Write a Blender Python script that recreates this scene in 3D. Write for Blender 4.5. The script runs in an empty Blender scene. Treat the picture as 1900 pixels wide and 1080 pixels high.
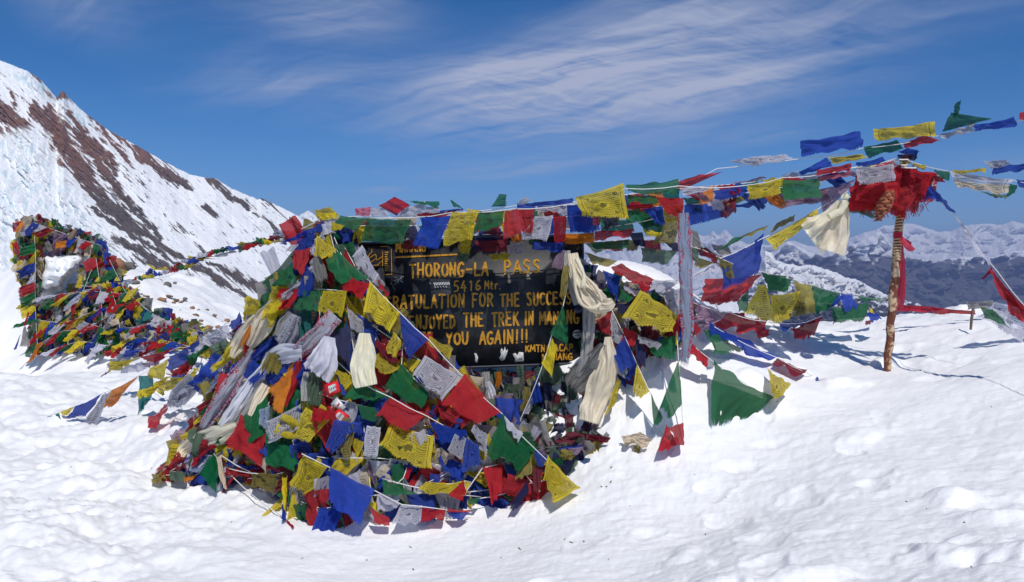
import bpy, math, random
import numpy as np
from math import radians, sin, cos, pi
from mathutils import Vector

sc = bpy.context.scene
COL = sc.collection
F = 1500.0          # focal length in photograph pixels
CX, HV = 950.0, 510.0
CAMZ = 1.6

# ------------------------------------------------------------------ camera
cd = bpy.data.cameras.new('camera')
cam = bpy.data.objects.new('camera', cd)
COL.objects.link(cam)
cam.location = (0, 0, CAMZ)
cam.rotation_euler = (radians(90), 0, 0)
cd.sensor_width = 36.0
cd.lens = F / 1900 * 36.0
cd.shift_y = -(540 - HV) / 1900
cd.clip_start = 0.05
cd.clip_end = 200000
sc.camera = cam

# ------------------------------------------------------------------ world and sun
SUN_EL = radians(52)
SUN_AZ = radians(165)      # clockwise from +Y (the view direction)
wd = bpy.data.worlds.new('World')
sc.world = wd
wd.use_nodes = True
wn, wl = wd.node_tree.nodes, wd.node_tree.links
wn.clear()
wo = wn.new('ShaderNodeOutputWorld')
bg = wn.new('ShaderNodeBackground')
bg.inputs['Strength'].default_value = 0.105
sky = wn.new('ShaderNodeTexSky')
sky.sky_type = 'NISHITA'
sky.sun_disc = False
sky.sun_elevation = SUN_EL
sky.sun_rotation = SUN_AZ
sky.altitude = 3400
sky.air_density = 1.0
sky.dust_density = 1.15
sky.ozone_density = 2.6
wl.new(bg.outputs[0], wo.inputs['Surface'])

def wmath(op, a, b=None, clamp=False):
    n = wn.new('ShaderNodeMath'); n.operation = op; n.use_clamp = clamp
    for i, s in enumerate((a, b)):
        if s is None: continue
        if isinstance(s, (int, float)): n.inputs[i].default_value = s
        else: wl.new(s, n.inputs[i])
    return n.outputs[0]
tc = wn.new('ShaderNodeTexCoord')
sx = wn.new('ShaderNodeSeparateXYZ'); wl.new(tc.outputs['Generated'], sx.inputs[0])
zz = wmath('MAXIMUM', sx.outputs[2], 0.0)
zd = wmath('ADD', zz, 0.13)
px_ = wmath('DIVIDE', sx.outputs[0], zd)
py_ = wmath('DIVIDE', sx.outputs[1], zd)
cp = wn.new('ShaderNodeCombineXYZ'); wl.new(px_, cp.inputs[0]); wl.new(py_, cp.inputs[1])
def sky_pt(u, v):
    d = Vector(((u - CX) / F, 1.0, (HV - v) / F)).normalized()
    return Vector((d.x / (d.z + 0.13), d.y / (d.z + 0.13)))
pa, pb = sky_pt(700, 240), sky_pt(1750, 25)
ang = math.atan2(pb.y - pa.y, pb.x - pa.x)
def wmapping(src, rot, scale, loc=(0, 0, 0)):
    r = wn.new('ShaderNodeVectorRotate'); r.rotation_type = 'Z_AXIS'; r.inputs['Angle'].default_value = -rot
    wl.new(src, r.inputs['Vector'])
    m = wn.new('ShaderNodeMapping'); m.inputs['Scale'].default_value = scale; m.inputs['Location'].default_value = loc
    wl.new(r.outputs[0], m.inputs['Vector'])
    return m.outputs[0]
def wnoise(vec, scale, detail, rough, dist=0.0):
    n = wn.new('ShaderNodeTexNoise'); n.inputs['Scale'].default_value = scale
    n.inputs['Detail'].default_value = detail; n.inputs['Roughness'].default_value = rough
    n.inputs['Distortion'].default_value = dist
    wl.new(vec, n.inputs['Vector']); return n.outputs['Fac']
# slow warp of the cloud sheet so the streaks wander
wv = wn.new('ShaderNodeTexNoise'); wv.inputs['Scale'].default_value = 1.1; wv.inputs['Detail'].default_value = 4
wl.new(cp.outputs[0], wv.inputs['Vector'])
vs = wn.new('ShaderNodeVectorMath'); vs.operation = 'MULTIPLY_ADD'
wl.new(wv.outputs['Color'], vs.inputs[0]); vs.inputs[1].default_value = (.55, .55, 0); wl.new(cp.outputs[0], vs.inputs[2])
vo = wn.new('ShaderNodeVectorMath'); vo.operation = 'SUBTRACT'; vo.inputs[1].default_value = (.275, .275, 0)
wl.new(vs.outputs[0], vo.inputs[0])
WP = vo.outputs[0]
n1 = wnoise(wmapping(WP, ang, (0.8, 4.2, 1)), 1.7, 10, 0.60, 0.5)
n2 = wnoise(wmapping(WP, ang - 0.10, (0.7, 1.6, 1)), 1.2, 3, 0.5)
n3 = wnoise(wmapping(WP, ang + 0.9, (2.0, 9.0, 1)), 2.6, 6, 0.6)
streak = wmath('ADD', wmath('MULTIPLY', n1, 0.55), wmath('ADD', wmath('MULTIPLY', n3, 0.2), wmath('MULTIPLY', n2, 0.25)))
def blob(u0, v0, u1, v1, width, strength):
    a, b = sky_pt(u0, v0), sky_pt(u1, v1)
    c = (a + b) / 2; L = (b - a).length / 2; an = math.atan2(b.y - a.y, b.x - a.x)
    sub = wn.new('ShaderNodeVectorMath'); sub.operation = 'SUBTRACT'; sub.inputs[1].default_value = (c.x, c.y, 0)
    wl.new(WP, sub.inputs[0])
    m = wmapping(sub.outputs[0], an, (1 / L, 1 / width, 0))
    ln = wn.new('ShaderNodeVectorMath'); ln.operation = 'LENGTH'; wl.new(m, ln.inputs[0])
    q = wmath('MULTIPLY', ln.outputs['Value'], ln.outputs['Value'])
    e = wmath('POWER', 2.718, wmath('MULTIPLY', q, -1.3))
    return wmath('MULTIPLY', e, strength)
acc = None
for args in ((660, 240, 1480, 180, 0.44, 1.1), (900, 150, 1800, 20, 0.30, 1.15), (1000, 185, 1560, 140, .24, .8), (720, 190, 1200, 110, .3, .8), (350, 190, 700, 110, .24, .45),
             (420, 175, 640, 170, .12, .4), (430, 20, 760, 0, .22, .8), (60, 10, 340, 25, .26, .6), (1020, 60, 1400, 5, .16, .5),
             (700, 335, 1250, 275, .22, .7), (620, 355, 760, 350, .1, .5), (500, 325, 640, 320, .08, .3), (1250, 265, 1600, 250, .18, .3), (1700, 330, 2000, 300, .4, .35)):
    b = blob(*args); acc = b if acc is None else wmath('ADD', acc, b)
# elsewhere in the sky: the same kind of thin streaks, sparsely
far = wmath('MULTIPLY', wmath('SUBTRACT', n2, 0.56, True), 1.4)
behind = wmath('MULTIPLY', wmath('SUBTRACT', 0.35, sx.outputs[1], True), 2.0, True)
acc = wmath('ADD', acc, wmath('MULTIPLY', far, behind))
cov = wmath('MULTIPLY', wmath('SUBTRACT', streak, 0.33, True), 3.0)
cov = wmath('MULTIPLY', cov, acc, True)
cov = wmath('MULTIPLY', cov, 0.85, True)
# thin high veil that thickens towards the horizon
veil = wmath('POWER', wmath('SUBTRACT', 1.0, zz, True), 11.0)
cov = wmath('MAXIMUM', cov, wmath('MULTIPLY', veil, 0.22))
gs = wn.new('ShaderNodeVectorMath'); gs.operation = 'SCALE'; gs.inputs['Scale'].default_value = 0.1; wl.new(sky.outputs[0], gs.inputs[0])
gg = wn.new('ShaderNodeGamma'); gg.inputs['Gamma'].default_value = 1.18; wl.new(gs.outputs[0], gg.inputs[0])
g2 = wn.new('ShaderNodeVectorMath'); g2.operation = 'SCALE'; g2.inputs['Scale'].default_value = 11.8; wl.new(gg.outputs[0], g2.inputs[0])
sat = wn.new('ShaderNodeHueSaturation'); sat.inputs['Saturation'].default_value = 1.30; sat.inputs['Hue'].default_value = 0.498; sat.inputs['Value'].default_value = 0.94
wl.new(g2.outputs[0], sat.inputs['Color'])
mixc = wn.new('ShaderNodeMix'); mixc.data_type = 'RGBA'
wl.new(cov, mixc.inputs['Factor']); wl.new(sat.outputs[0], mixc.inputs['A'])
mixc.inputs['B'].default_value = (5.2, 5.5, 6.7, 1)
wl.new(mixc.outputs['Result'], bg.inputs['Color'])

sl = bpy.data.lights.new('sun', 'SUN')
sl.energy = 3.5
sl.angle = radians(0.53)
sl.color = (1.0, 0.955, 0.89)
so = bpy.data.objects.new('sun', sl)
COL.objects.link(so)
sdir = Vector((sin(SUN_AZ) * cos(SUN_EL), cos(SUN_AZ) * cos(SUN_EL), sin(SUN_EL)))
so.rotation_euler = sdir.to_track_quat('Z', 'Y').to_euler()
so.location = (4, -6, 12)

sc.view_settings.view_transform = 'Standard'
sc.view_settings.look = 'None'
sc.view_settings.exposure = 0.0
sc.view_settings.gamma = 1.0
sc.view_settings.use_curve_mapping = False
sc.cycles.transparent_max_bounces = 24
sc.cycles.max_bounces = 8
sc.cycles.volume_bounces = 0

# ------------------------------------------------------------------ helpers
def P(u, v, D):
    """point seen at photograph pixel u,v at distance D along the view axis"""
    return Vector(((u - CX) / F * D, D, CAMZ - (v - HV) / F * D))

_perm = {}
def _grad(seed):
    if seed not in _perm:
        r = np.random.RandomState(seed)
        _perm[seed] = (r.permutation(256), r.uniform(0, 2 * pi, 256))
    return _perm[seed]
def pnoise(x, y, seed=0):
    p, g = _grad(seed)
    x = np.asarray(x, float); y = np.asarray(y, float)
    xi = np.floor(x).astype(int); yi = np.floor(y).astype(int)
    xf = x - xi; yf = y - yi
    def gr(ix, iy, dx, dy):
        a = g[p[(p[ix & 255] + iy) & 255]]
        return np.cos(a) * dx + np.sin(a) * dy
    u = xf * xf * xf * (xf * (xf * 6 - 15) + 10); v = yf * yf * yf * (yf * (yf * 6 - 15) + 10)
    a = gr(xi, yi, xf, yf); b = gr(xi + 1, yi, xf - 1, yf)
    c = gr(xi, yi + 1, xf, yf - 1); d = gr(xi + 1, yi + 1, xf - 1, yf - 1)
    return ((a + u * (b - a)) + v * ((c + u * (d - c)) - (a + u * (b - a)))) * 1.5
def fbm(x, y, o=5, seed=0, rough=0.5, ridged=False):
    s = 0; a = 1; t = 0
    for i in range(o):
        n = pnoise(x * 2 ** i + 17.3 * i, y * 2 ** i - 9.1 * i, seed + i)
        if ridged: n = 1 - 2 * np.abs(n)
        s = s + a * n; t += a; a *= rough
    return s / t
def smooth(a, b, x):
    t = np.clip((x - a) / (b - a), 0, 1)
    return t * t * (3 - 2 * t)

class TPS:
    def __init__(self, pts, vals, lam=1e-4):
        self.p = np.array(pts, float); n = len(pts)
        K = self.k(self.p)
        A = np.zeros((n + 3, n + 3)); A[:n, :n] = K + lam * np.eye(n)
        Q = np.c_[np.ones(n), self.p]; A[:n, n:] = Q; A[n:, :n] = Q.T
        self.w = np.linalg.solve(A, np.r_[np.array(vals, float), 0, 0, 0])
    def k(self, q):
        d2 = ((q[:, None, :] - self.p[None]) ** 2).sum(-1) + 1e-12
        return 0.5 * d2 * np.log(d2)
    def __call__(self, x, y):
        x = np.asarray(x, float); y = np.asarray(y, float); sh = x.shape
        q = np.c_[x.ravel(), y.ravel()]; out = np.empty(len(q)); n = len(self.p)
        for i in range(0, len(q), 40000):
            b = q[i:i + 40000]
            out[i:i + 40000] = self.k(b) @ self.w[:n] + self.w[n] + b @ self.w[n + 1:]
        return out.reshape(sh)

def mesh_from(name, V, faces, uv=None, mats=(), midx=None, smooth_=True, colors=None):
    """V (n,3) array, faces (m,k) array of one polygon size"""
    me = bpy.data.meshes.new(name)
    V = np.asarray(V, np.float32); faces = np.asarray(faces, np.int32)
    m, k = faces.shape
    me.vertices.add(len(V)); me.vertices.foreach_set('co', V.ravel())
    me.loops.add(m * k); me.loops.foreach_set('vertex_index', faces.ravel())
    me.polygons.add(m)
    me.polygons.foreach_set('loop_start', np.arange(0, m * k, k, dtype=np.int32))
    me.polygons.foreach_set('loop_total', np.full(m, k, np.int32))
    if smooth_: me.polygons.foreach_set('use_smooth', np.ones(m, bool))
    if midx is not None: me.polygons.foreach_set('material_index', np.asarray(midx, np.int32))
    if uv is not None:
        l = me.uv_layers.new(name='UVMap')
        l.data.foreach_set('uv', np.asarray(uv, np.float32)[faces.ravel()].ravel())
    if colors is not None:
        c = me.color_attributes.new('albedo', 'FLOAT_COLOR', 'POINT')
        c.data.foreach_set('color', np.asarray(colors, np.float32).ravel())
    for mt in mats: me.materials.append(mt)
    me.update(); me.validate()
    return me
def grid_faces(n, m):
    i = np.arange(n - 1)[:, None] * m + np.arange(m - 1)[None]
    i = i.ravel()
    return np.c_[i, i + 1, i + m + 1, i + m]
def obj(name, me, parent=None):
    o = bpy.data.objects.new(name, me); COL.objects.link(o)
    if parent is not None: o.parent = parent
    return o
def empty(name, loc=(0, 0, 0)):
    o = bpy.data.objects.new(name, None); o.empty_display_size = 0.1
    o.location = loc; COL.objects.link(o); return o
def tag(o, label, cat=None, group=None, kind=None):
    if label: o['label'] = label
    if cat: o['category'] = cat
    if group: o['group'] = group
    if kind: o['kind'] = kind
    return o

# ------------------------------------------------------------------ material helpers
class NT:
    def __init__(self, name):
        self.m = bpy.data.materials.new(name); self.m.use_nodes = True
        self.n = self.m.node_tree.nodes; self.l = self.m.node_tree.links; self.n.clear()
        self.out = self.n.new('ShaderNodeOutputMaterial')
    def new(self, t, **kw):
        x = self.n.new(t)
        for k, v in kw.items():
            if hasattr(x, k) and k not in x.inputs: setattr(x, k, v)
            else: self.set(x, k, v)
        return x
    def set(self, x, k, v):
        if isinstance(v, bpy.types.NodeSocket): self.l.new(v, x.inputs[k])
        else: x.inputs[k].default_value = v
    def math(self, op, a, b=None, c=None, clamp=False):
        n = self.n.new('ShaderNodeMath'); n.operation = op; n.use_clamp = clamp
        for i, s in enumerate((a, b, c)):
            if s is None: continue
            self.set(n, i, s)
        return n.outputs[0]
    def mix(self, f, a, b):
        n = self.n.new('ShaderNodeMix'); n.data_type = 'RGBA'
        self.set(n, 'Factor', f)
        for k, v in (('A', a), ('B', b)):
            if not isinstance(v, bpy.types.NodeSocket) and len(v) == 3: v = (*v, 1)
            self.set(n, k, v)
        return n.outputs['Result']
    def noise(self, vec, scale, detail=3, rough=0.5, dist=0.0, out='Fac'):
        n = self.new('ShaderNodeTexNoise'); n.inputs['Scale'].default_value = scale
        n.inputs['Detail'].default_value = detail; n.inputs['Roughness'].default_value = rough
        n.inputs['Distortion'].default_value = dist
        if vec is not None: self.l.new(vec, n.inputs['Vector'])
        return n.outputs[out]
    def ramp(self, f, a, b):
        n = self.new('ShaderNodeMapRange'); n.inputs['From Min'].default_value = a; n.inputs['From Max'].default_value = b
        self.l.new(f, n.inputs['Value']); return n.outputs[0]
    def mapping(self, vec, scale=(1, 1, 1), rot=(0, 0, 0), loc=(0, 0, 0)):
        n = self.new('ShaderNodeMapping'); n.inputs['Scale'].default_value = scale; n.inputs['Rotation'].default_value = rot
        n.inputs['Location'].default_value = loc
        self.l.new(vec, n.inputs['Vector']); return n.outputs[0]
    def bump(self, h, strength, dist, normal=None):
        n = self.new('ShaderNodeBump'); n.inputs['Strength'].default_value = strength; n.inputs['Distance'].default_value = dist
        self.l.new(h, n.inputs['Height'])
        if normal is not None: self.l.new(normal, n.inputs['Normal'])
        return n.outputs[0]
    def surf(self, s): self.l.new(s, self.out.inputs['Surface']); return self.m

def principled(t, color, rough=0.6, normal=None, spec=0.4, **kw):
    b = t.new('ShaderNodeBsdfPrincipled')
    t.set(b, 'Base Color', color if isinstance(color, bpy.types.NodeSocket) or len(color) == 4 else (*color, 1))
    t.set(b, 'Roughness', rough); t.set(b, 'Specular IOR Level', spec)
    if normal is not None: t.l.new(normal, b.inputs['Normal'])
    for k, v in kw.items(): t.set(b, k, v)
    return b.outputs[0]
# ------------------------------------------------------------------ snow ground
GC = [  # photograph pixel u, v and distance of points on the snow
    (-300, 1080, 4.0), (0, 1080, 3.9), (475, 1080, 3.95), (950, 1080, 3.8), (1400, 1080, 3.3), (1900, 1080, 2.9), (2300, 1080, 2.7),
    (-200, 900, 5.75), (0, 900, 5.7), (250, 900, 5.7), (0, 800, 7.6), (-200, 700, 11.3), (0, 700, 11.3), (100, 655, 14.8), (250, 655, 14.2),
    (300, 885, 5.85), (400, 915, 5.35), (570, 1000, 4.55), (760, 975, 4.75), (900, 950, 4.85), (1050, 925, 4.85),
    (1120, 850, 5.2), (1250, 830, 5.15), (1400, 770, 5.6), (1300, 950, 4.5), (1500, 900, 4.5), (1200, 1010, 4.15),
    (1600, 800, 5.2), (1700, 750, 5.6), (1900, 850, 4.4), (1900, 700, 5.7), (2200, 800, 4.6), (2200, 650, 6),
    (1700, 950, 3.9), (1500, 690, 6.5), (1645, 690, 6.45), (1700, 640, 7.2), (1560, 625, 7.6), (1420, 600, 7.6), (1480, 660, 6.9),
    (1700, 590, 8.3), (1840, 590, 7.7), (1960, 600, 7.6), (2300, 580, 8),
    (1200, 700, 5.75), (1150, 790, 5.45), (1200, 770, 5.5), (1150, 505, 6.6), (1060, 500, 6.6), (1230, 520, 6.7), (1300, 560, 6.9), (1345, 600, 7.0), (1300, 660, 6.2), (1370, 700, 6.0),
    (1060, 760, 5.75), (1000, 800, 5.6),
    (130, 530, 16.0), (75, 540, 15.9), (200, 560, 15.6), (130, 600, 15.2), (40, 625, 15.5), (260, 600, 15.2), (330, 625, 13.9), (400, 650, 11.6),
    (200, 730, 9.2), (350, 760, 7.4), (300, 800, 7.0),
]
GXYZ = [  # X, Y, Z elsewhere (under the pile, behind the crest)
    (-1.17, 5.2, .22), (-1.2, 5.7, .42), (-1.3, 6.4, .8), (-1.5, 7.2, .7), (-.7, 6.5, 1.1), (-.2, 6.8, 1.3), (.3, 6.8, 1.45), (0, 5.7, .45), (-.4, 5.2, .3), (.1, 5.3, .35),
    (0, 7.8, 1.25), (.9, 7.8, 1.4), (1.8, 8, 1.2), (-1.5, 8.5, .2), (-3.5, 8.5, .15), (0, 9.5, .2), (1.5, 9.5, .3), (-2, 12, .0), (0, 13, -.6),
    (4, 10.5, .6), (6, 11, .4), (2.5, 10.5, .3), (4, 14, -1.2), (9, 14, -1.8), (2, 16, -1.6), (6, 22, -5), (14, 24, -8), (0, 24, -4), (16, 12, .5),
     (-14, 17, .6), (-20, 24, .8), (-12, 30, -.3),
    (-8.6, 22, 1.55), (-7.6, 20.5, 1.2), (-10.5, 22, 1.6), (-5.5, 17.5, .45), (-4.2, 15.5, -.1), (-13, 23, 1.2),
    (-8, 32, -.5), (-3, 24, -2.5), (-5, 40, -6), (0, 40, -11), (20, 40, -18), (-20, 40, -2), (-30, 40, 0), (-12, 45, -4),
    (0, 1.0, .25), (-1.5, 1.5, .2), (1.5, 1.2, .45), (0, 2.5, .22),
]
pts, vals = [], []
for u, v, D in GC:
    q = P(u, v, D); pts.append((q.x / D * 2.2, math.log(D) * 1.6)); vals.append(q.z)
for x, y, z in GXYZ:
    pts.append((x / y * 2.2, math.log(y) * 1.6)); vals.append(z)
_g = TPS(pts, vals, 2e-4)
def g_base(X, Y):
    X = np.asarray(X, float); Y = np.asarray(Y, float)
    s = np.clip(X / Y, -1.3, 1.3); return _g(s * 2.2, np.log(np.clip(Y, 0.9, 46)) * 1.6)
FOOT = []
_r = random.Random(5)
for i in range(150):      # trodden, lumpy patches left and right of the smooth drift
    side = _r.random()
    if side < .42: u, v = _r.uniform(-150, 420), _r.uniform(720, 900)
    elif side < .5: u, v = _r.uniform(-150, 150), _r.uniform(850, 1080)
    elif side < .8: u, v = _r.uniform(1260, 1900), _r.uniform(750, 1080)
    elif side < .93: u, v = _r.uniform(1650, 2000), _r.uniform(620, 780)
    else: u, v = _r.uniform(1000, 1500), _r.uniform(960, 1080)
    D = 1.45 * F / max(v - HV, 60) if u < 900 else None
    if D is None:
        D = 1.15 * F / (v - HV) if u > 1500 else 1.3 * F / (v - HV)
    FOOT.append(((u - CX) / F * D, D, _r.uniform(.09, .2), _r.uniform(.06, .12), _r.uniform(0, pi), _r.uniform(.010, .03) * _r.choice((1, -1, -1))))
# the clods seen on the right of the photograph
for u, v, D, a, b, an, h in ((1250, 560, 0, 0, 0, 0, 0), (1120, 640, 0, 0, 0, 0, 0)): pass
for u, v, a, b, an, h in ((1300, 700, .16, .09, .3, .0), (1560, 800, .17, .10, .2, .07), (1640, 780, .15, .08, 0, .08), (1480, 790, .14, .1, 0, .07), (1760, 905, .13, .09, .5, .05),
                          (1850, 940, .16, .08, -.2, .05), (1790, 990, .2, .1, -.3, .07), (1400, 810, .12, .09, .1, .06), (1600, 860, .15, .1, .3, .05), (1730, 655, .34, .2, .3, .20),
                          (1860, 640, .36, .22, -.2, .20), (1800, 700, .3, .2, 0, .14), (1500, 1060, .2, .08, 0, .05), (1330, 1050, .18, .07, .2, .05)):
    D = (1.05 if u > 1650 else 1.2) * F / (v - HV); FOOT.append(((u - CX) / F * D, D, a, b, an, h))
def g_z(X, Y, fine=True):
    X = np.asarray(X, float); Y = np.asarray(Y, float)
    z = g_base(X, Y)
    w = smooth(60, 12, Y) * .9 + .1
    z = z + .05 * fbm(X * .9, Y * .9, 3, 3) * np.clip(Y / 5, .6, 4)
    if fine:
        # lumpiness: strong on the trodden snow, weak on the wind-packed drift in front of the pile
        calm = np.exp(-(((X + .2) / 1.5) ** 2 + ((Y - 4.1) / .9) ** 2)) + np.exp(-(((X - 3.0) / 1.2) ** 2 + ((Y - 6.6) / 1.0) ** 2))
        rough = np.clip(1 - calm, .12, 1) * (1 - .5 * smooth(.5, 1.6, X) * smooth(8.5, 7.5, Y)) * (1 + 1.0 * smooth(-1.0, -2.4, X) * smooth(12, 9, Y))
        b = fbm(X * 3.2, Y * 3.2, 4, 21, .55)
        bil = np.abs(pnoise(X * 4.1, Y * 4.1, 31)) + .5 * np.abs(pnoise(X * 8.7, Y * 8.7, 33))
        soft = fbm(X * 1.35 + .3 * Y, Y * 1.7, 3, 27, .5)
        z = z + rough * (.055 * soft + .022 * b + .022 * (bil - .35) + .012 * fbm(X * 15, Y * 15, 3, 41))
        # sastrugi: short ripples that lie along the wind, left to right
        z = z + .008 * fbm(X * 5 + Y * 1.5, Y * 17 - X * 2.5, 4, 51, .6) + .004 * fbm(X * 30, Y * 40, 2, 61)
        for (fx, fy, a, c, an, h) in FOOT:
            m = (np.abs(X - fx) < .5) & (np.abs(Y - fy) < .5)
            if h == 0 or not m.any(): continue
            dx = X[m] - fx; dy = Y[m] - fy
            p = dx * cos(an) + dy * sin(an); q = -dx * sin(an) + dy * cos(an)
            wob = 1 + .45 * pnoise(X[m] * 9, Y[m] * 9, 71)
            r = np.sqrt((p / a) ** 2 + (q / c) ** 2) * wob
            z[m] += .75 * h * smooth(1.35, .15, r) + .25 * abs(h) * np.exp(-((r - 1.15) / .2) ** 2) * (1 if h < 0 else 0)
    return z
ns_, nl_ = 900, 760
sv = np.linspace(-1, 1, ns_); sv = np.sign(sv) * (np.abs(sv) * .62 + .68 * np.abs(sv) ** 4)
lv = np.exp(np.linspace(math.log(1.0), math.log(46), nl_))
S_, Y_ = np.meshgrid(sv, lv, indexing='xy')
X_ = S_ * Y_
Z_ = g_z(X_, Y_)
t = NT('snow')
geo = t.new('ShaderNodeNewGeometry').outputs['Position']
n_a = t.noise(geo, 26, 5, .62)
n_b = t.noise(t.mapping(geo, (7, 34, 20), (0, 0, .15)), 1.0, 5, .6)
n_c = t.noise(geo, 150, 3, .7)
h = t.math('ADD', t.math('MULTIPLY', n_a, .55), t.math('ADD', t.math('MULTIPLY', n_b, .6), t.math('MULTIPLY', n_c, .26)))
snow_col = t.mix(t.noise(geo, 3.0, 3), (.85, .855, .865), (.90, .90, .895))
nor = t.bump(h, .40, .026)
M_SNOW = t.surf(principled(t, snow_col, .62, nor, .25))
gm = mesh_from('snow_ground', np.stack([X_, Y_, Z_], -1).reshape(-1, 3), grid_faces(nl_, ns_), mats=[M_SNOW])
tag(obj('snow_ground', gm), 'trampled white snow of the pass sloping up to the right', kind='structure')

# ------------------------------------------------------------------ lower terrain out to the horizon
rr = np.exp(np.linspace(math.log(38), math.log(90000), 130)); aa = np.radians(np.linspace(-100, 100, 200))
R_, A_ = np.meshgrid(rr, aa, indexing='ij')
VX, VY = R_ * np.sin(A_), R_ * np.cos(A_)
side = smooth(-.1, .35, VX / R_)
drop = smooth(30, 2600, R_)
VZ = -3 - 22 * smooth(30, 120, R_) - (260 + 1500 * side) * drop + 60 * fbm(VX / 900, VY / 900, 4, 7) * drop
t = NT('valley_ground')
geo = t.new('ShaderNodeNewGeometry').outputs['Position']
sxyz = t.new('ShaderNodeSeparateXYZ', Vector=geo)
f = t.math('ADD', t.ramp(sxyz.outputs[2], -700, -150), t.math('MULTIPLY', t.math('SUBTRACT', t.noise(geo, .004, 6), .5), 2.0), clamp=True)
M_VAL = t.surf(principled(t, t.mix(f, (.11, .095, .085), (.82, .84, .88)), .8, None, .1))
vm = mesh_from('valley_ground', np.stack([VX, VY, VZ], -1).reshape(-1, 3), grid_faces(130, 200), mats=[M_VAL])
tag(obj('valley_ground', vm), 'snowy slopes falling away into the hazy valley below the pass', kind='structure')

# ------------------------------------------------------------------ mountains
def interp_line(pts, u):
    p = np.array(pts, float); return np.interp(u, p[:, 0], p[:, 1])
def mountain(name, label, crest, vbot, D0, D1, u0, u1, nu, nk, relief, colour, crest_noise, pw=1.0, mat=None):
    u = np.linspace(u0, u1, nu); k = np.linspace(0, 1, nk)
    vc = interp_line(crest, u) + crest_noise(u)
    U, K = np.meshgrid(u, k, indexing='ij')
    V = vbot + (vc[:, None] - vbot) * K
    d0 = D0(u)[:, None]; d1 = D1(u)[:, None]
    D = d0 + (d1 - d0) * K ** pw
    rel = relief(U, V, K)
    D2 = D * (1 + rel * smooth(1.0, .93, K))
    X = (U - CX) / F * D; Z = CAMZ - (V - HV) / F * D
    X = X * (1 + .3 * (D2 / D - 1))
    Y = D2
    rock = colour(U, V, K)
    # back side of the ridge
    nb = 14
    kb = np.linspace(0, 1, nb + 1)[1:]
    Xb = X[:, -1:] * (1 + .25 * kb); Yb = Y[:, -1:] + (D1(u) * .45)[:, None] * kb
    Zb = Z[:, -1:] - (Z[:, -1:] - Z[:, :1]) * kb ** .8 + (D1(u) * .012)[:, None] * fbm(U[:, :1] / 30 + 0 * kb, 6 * kb + 0 * U[:, :1], 3, 9) * (1 - kb) * kb * 4
    X = np.c_[X, Xb]; Y = np.c_[Y, Yb]; Z = np.c_[Z, Zb]
    cb = np.repeat(rock[:, -1:, :], nb, 1)
    C = np.concatenate([rock, cb], 1)
    me = mesh_from(name, np.stack([X, Y, Z], -1).reshape(-1, 3), grid_faces(nu, nk + nb)[:, ::-1], mats=[mat], colors=C.reshape(-1, 4))
    return tag(obj(name, me), label, kind='structure')
def rgba(m, a, b):
    m = m[..., None]; a = np.array(a); b = np.array(b)
    c = a * (1 - m) + b * m
    return np.concatenate([c, np.ones(c.shape[:-1] + (1,))], -1)
def mountain_mat(name, s, bumpd, strength=.6):
    t = NT(name)
    geo = t.new('ShaderNodeNewGeometry').outputs['Position']
    at = t.new('ShaderNodeAttribute', attribute_name='albedo').outputs['Color']
    n = t.noise(geo, s, 6, .65)
    c = t.mix(t.math('MULTIPLY', t.ramp(n, .35, .7), .22), at, (.2, .19, .2))
    lum = t.new('ShaderNodeRGBToBW', Color=at).outputs[0]
    c = t.mix(t.ramp(lum, .35, .7), c, at)
    return t.surf(principled(t, c, .75, t.bump(n, strength, bumpd), .15))
M_NEAR = mountain_mat('mountain_snow_and_rock', .06, 12, .35)
M_FAR = mountain_mat('far_range_snow_and_rock', .006, 120, .6)

STROKES = [  # rock ribs: x0,y0,x1,y1,half width (photograph pixels on the face)
    (-60, 175, 42, 232, 17), (-40, 120, 5, 205, 7), (22, 172, 30, 195, 3), (62, 200, 95, 240, 12), (92, 205, 130, 275, 15), (110, 255, 165, 335, 19), (128, 205, 215, 325, 5), (150, 330, 195, 372, 13), (140, 240, 215, 350, 9), (205, 335, 250, 392, 7),
    (248, 385, 300, 442, 6), (185, 372, 262, 432, 15), (262, 428, 330, 476, 6), (165, 212, 240, 300, 4), (160, 255, 220, 305, 7), (205, 240, 258, 290, 3),
    (150, 195, 200, 250, 3), (252, 270, 275, 292, 8), (262, 290, 335, 340, 9), (325, 325, 355, 350, 6), (388, 330, 425, 362, 7), (420, 355, 462, 387, 5), (380, 383, 404, 399, 6),
    (468, 395, 482, 403, 2), (486, 402, 515, 427, 3), (538, 408, 552, 430, 3), (478, 366, 492, 371, 3), (210, 440, 262, 468, 7), (262, 462, 300, 500, 10), (300, 492, 345, 525, 11), (340, 520, 440, 578, 17),
    (383, 487, 420, 505, 4), (415, 500, 486, 540, 9), (350, 480, 470, 560, 5), (290, 450, 420, 530, 4), (440, 560, 520, 600, 10), (170, 385, 330, 490, 4), (108, 180, 122, 172, 7), (0, 380, 22, 400, 5)]
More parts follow.
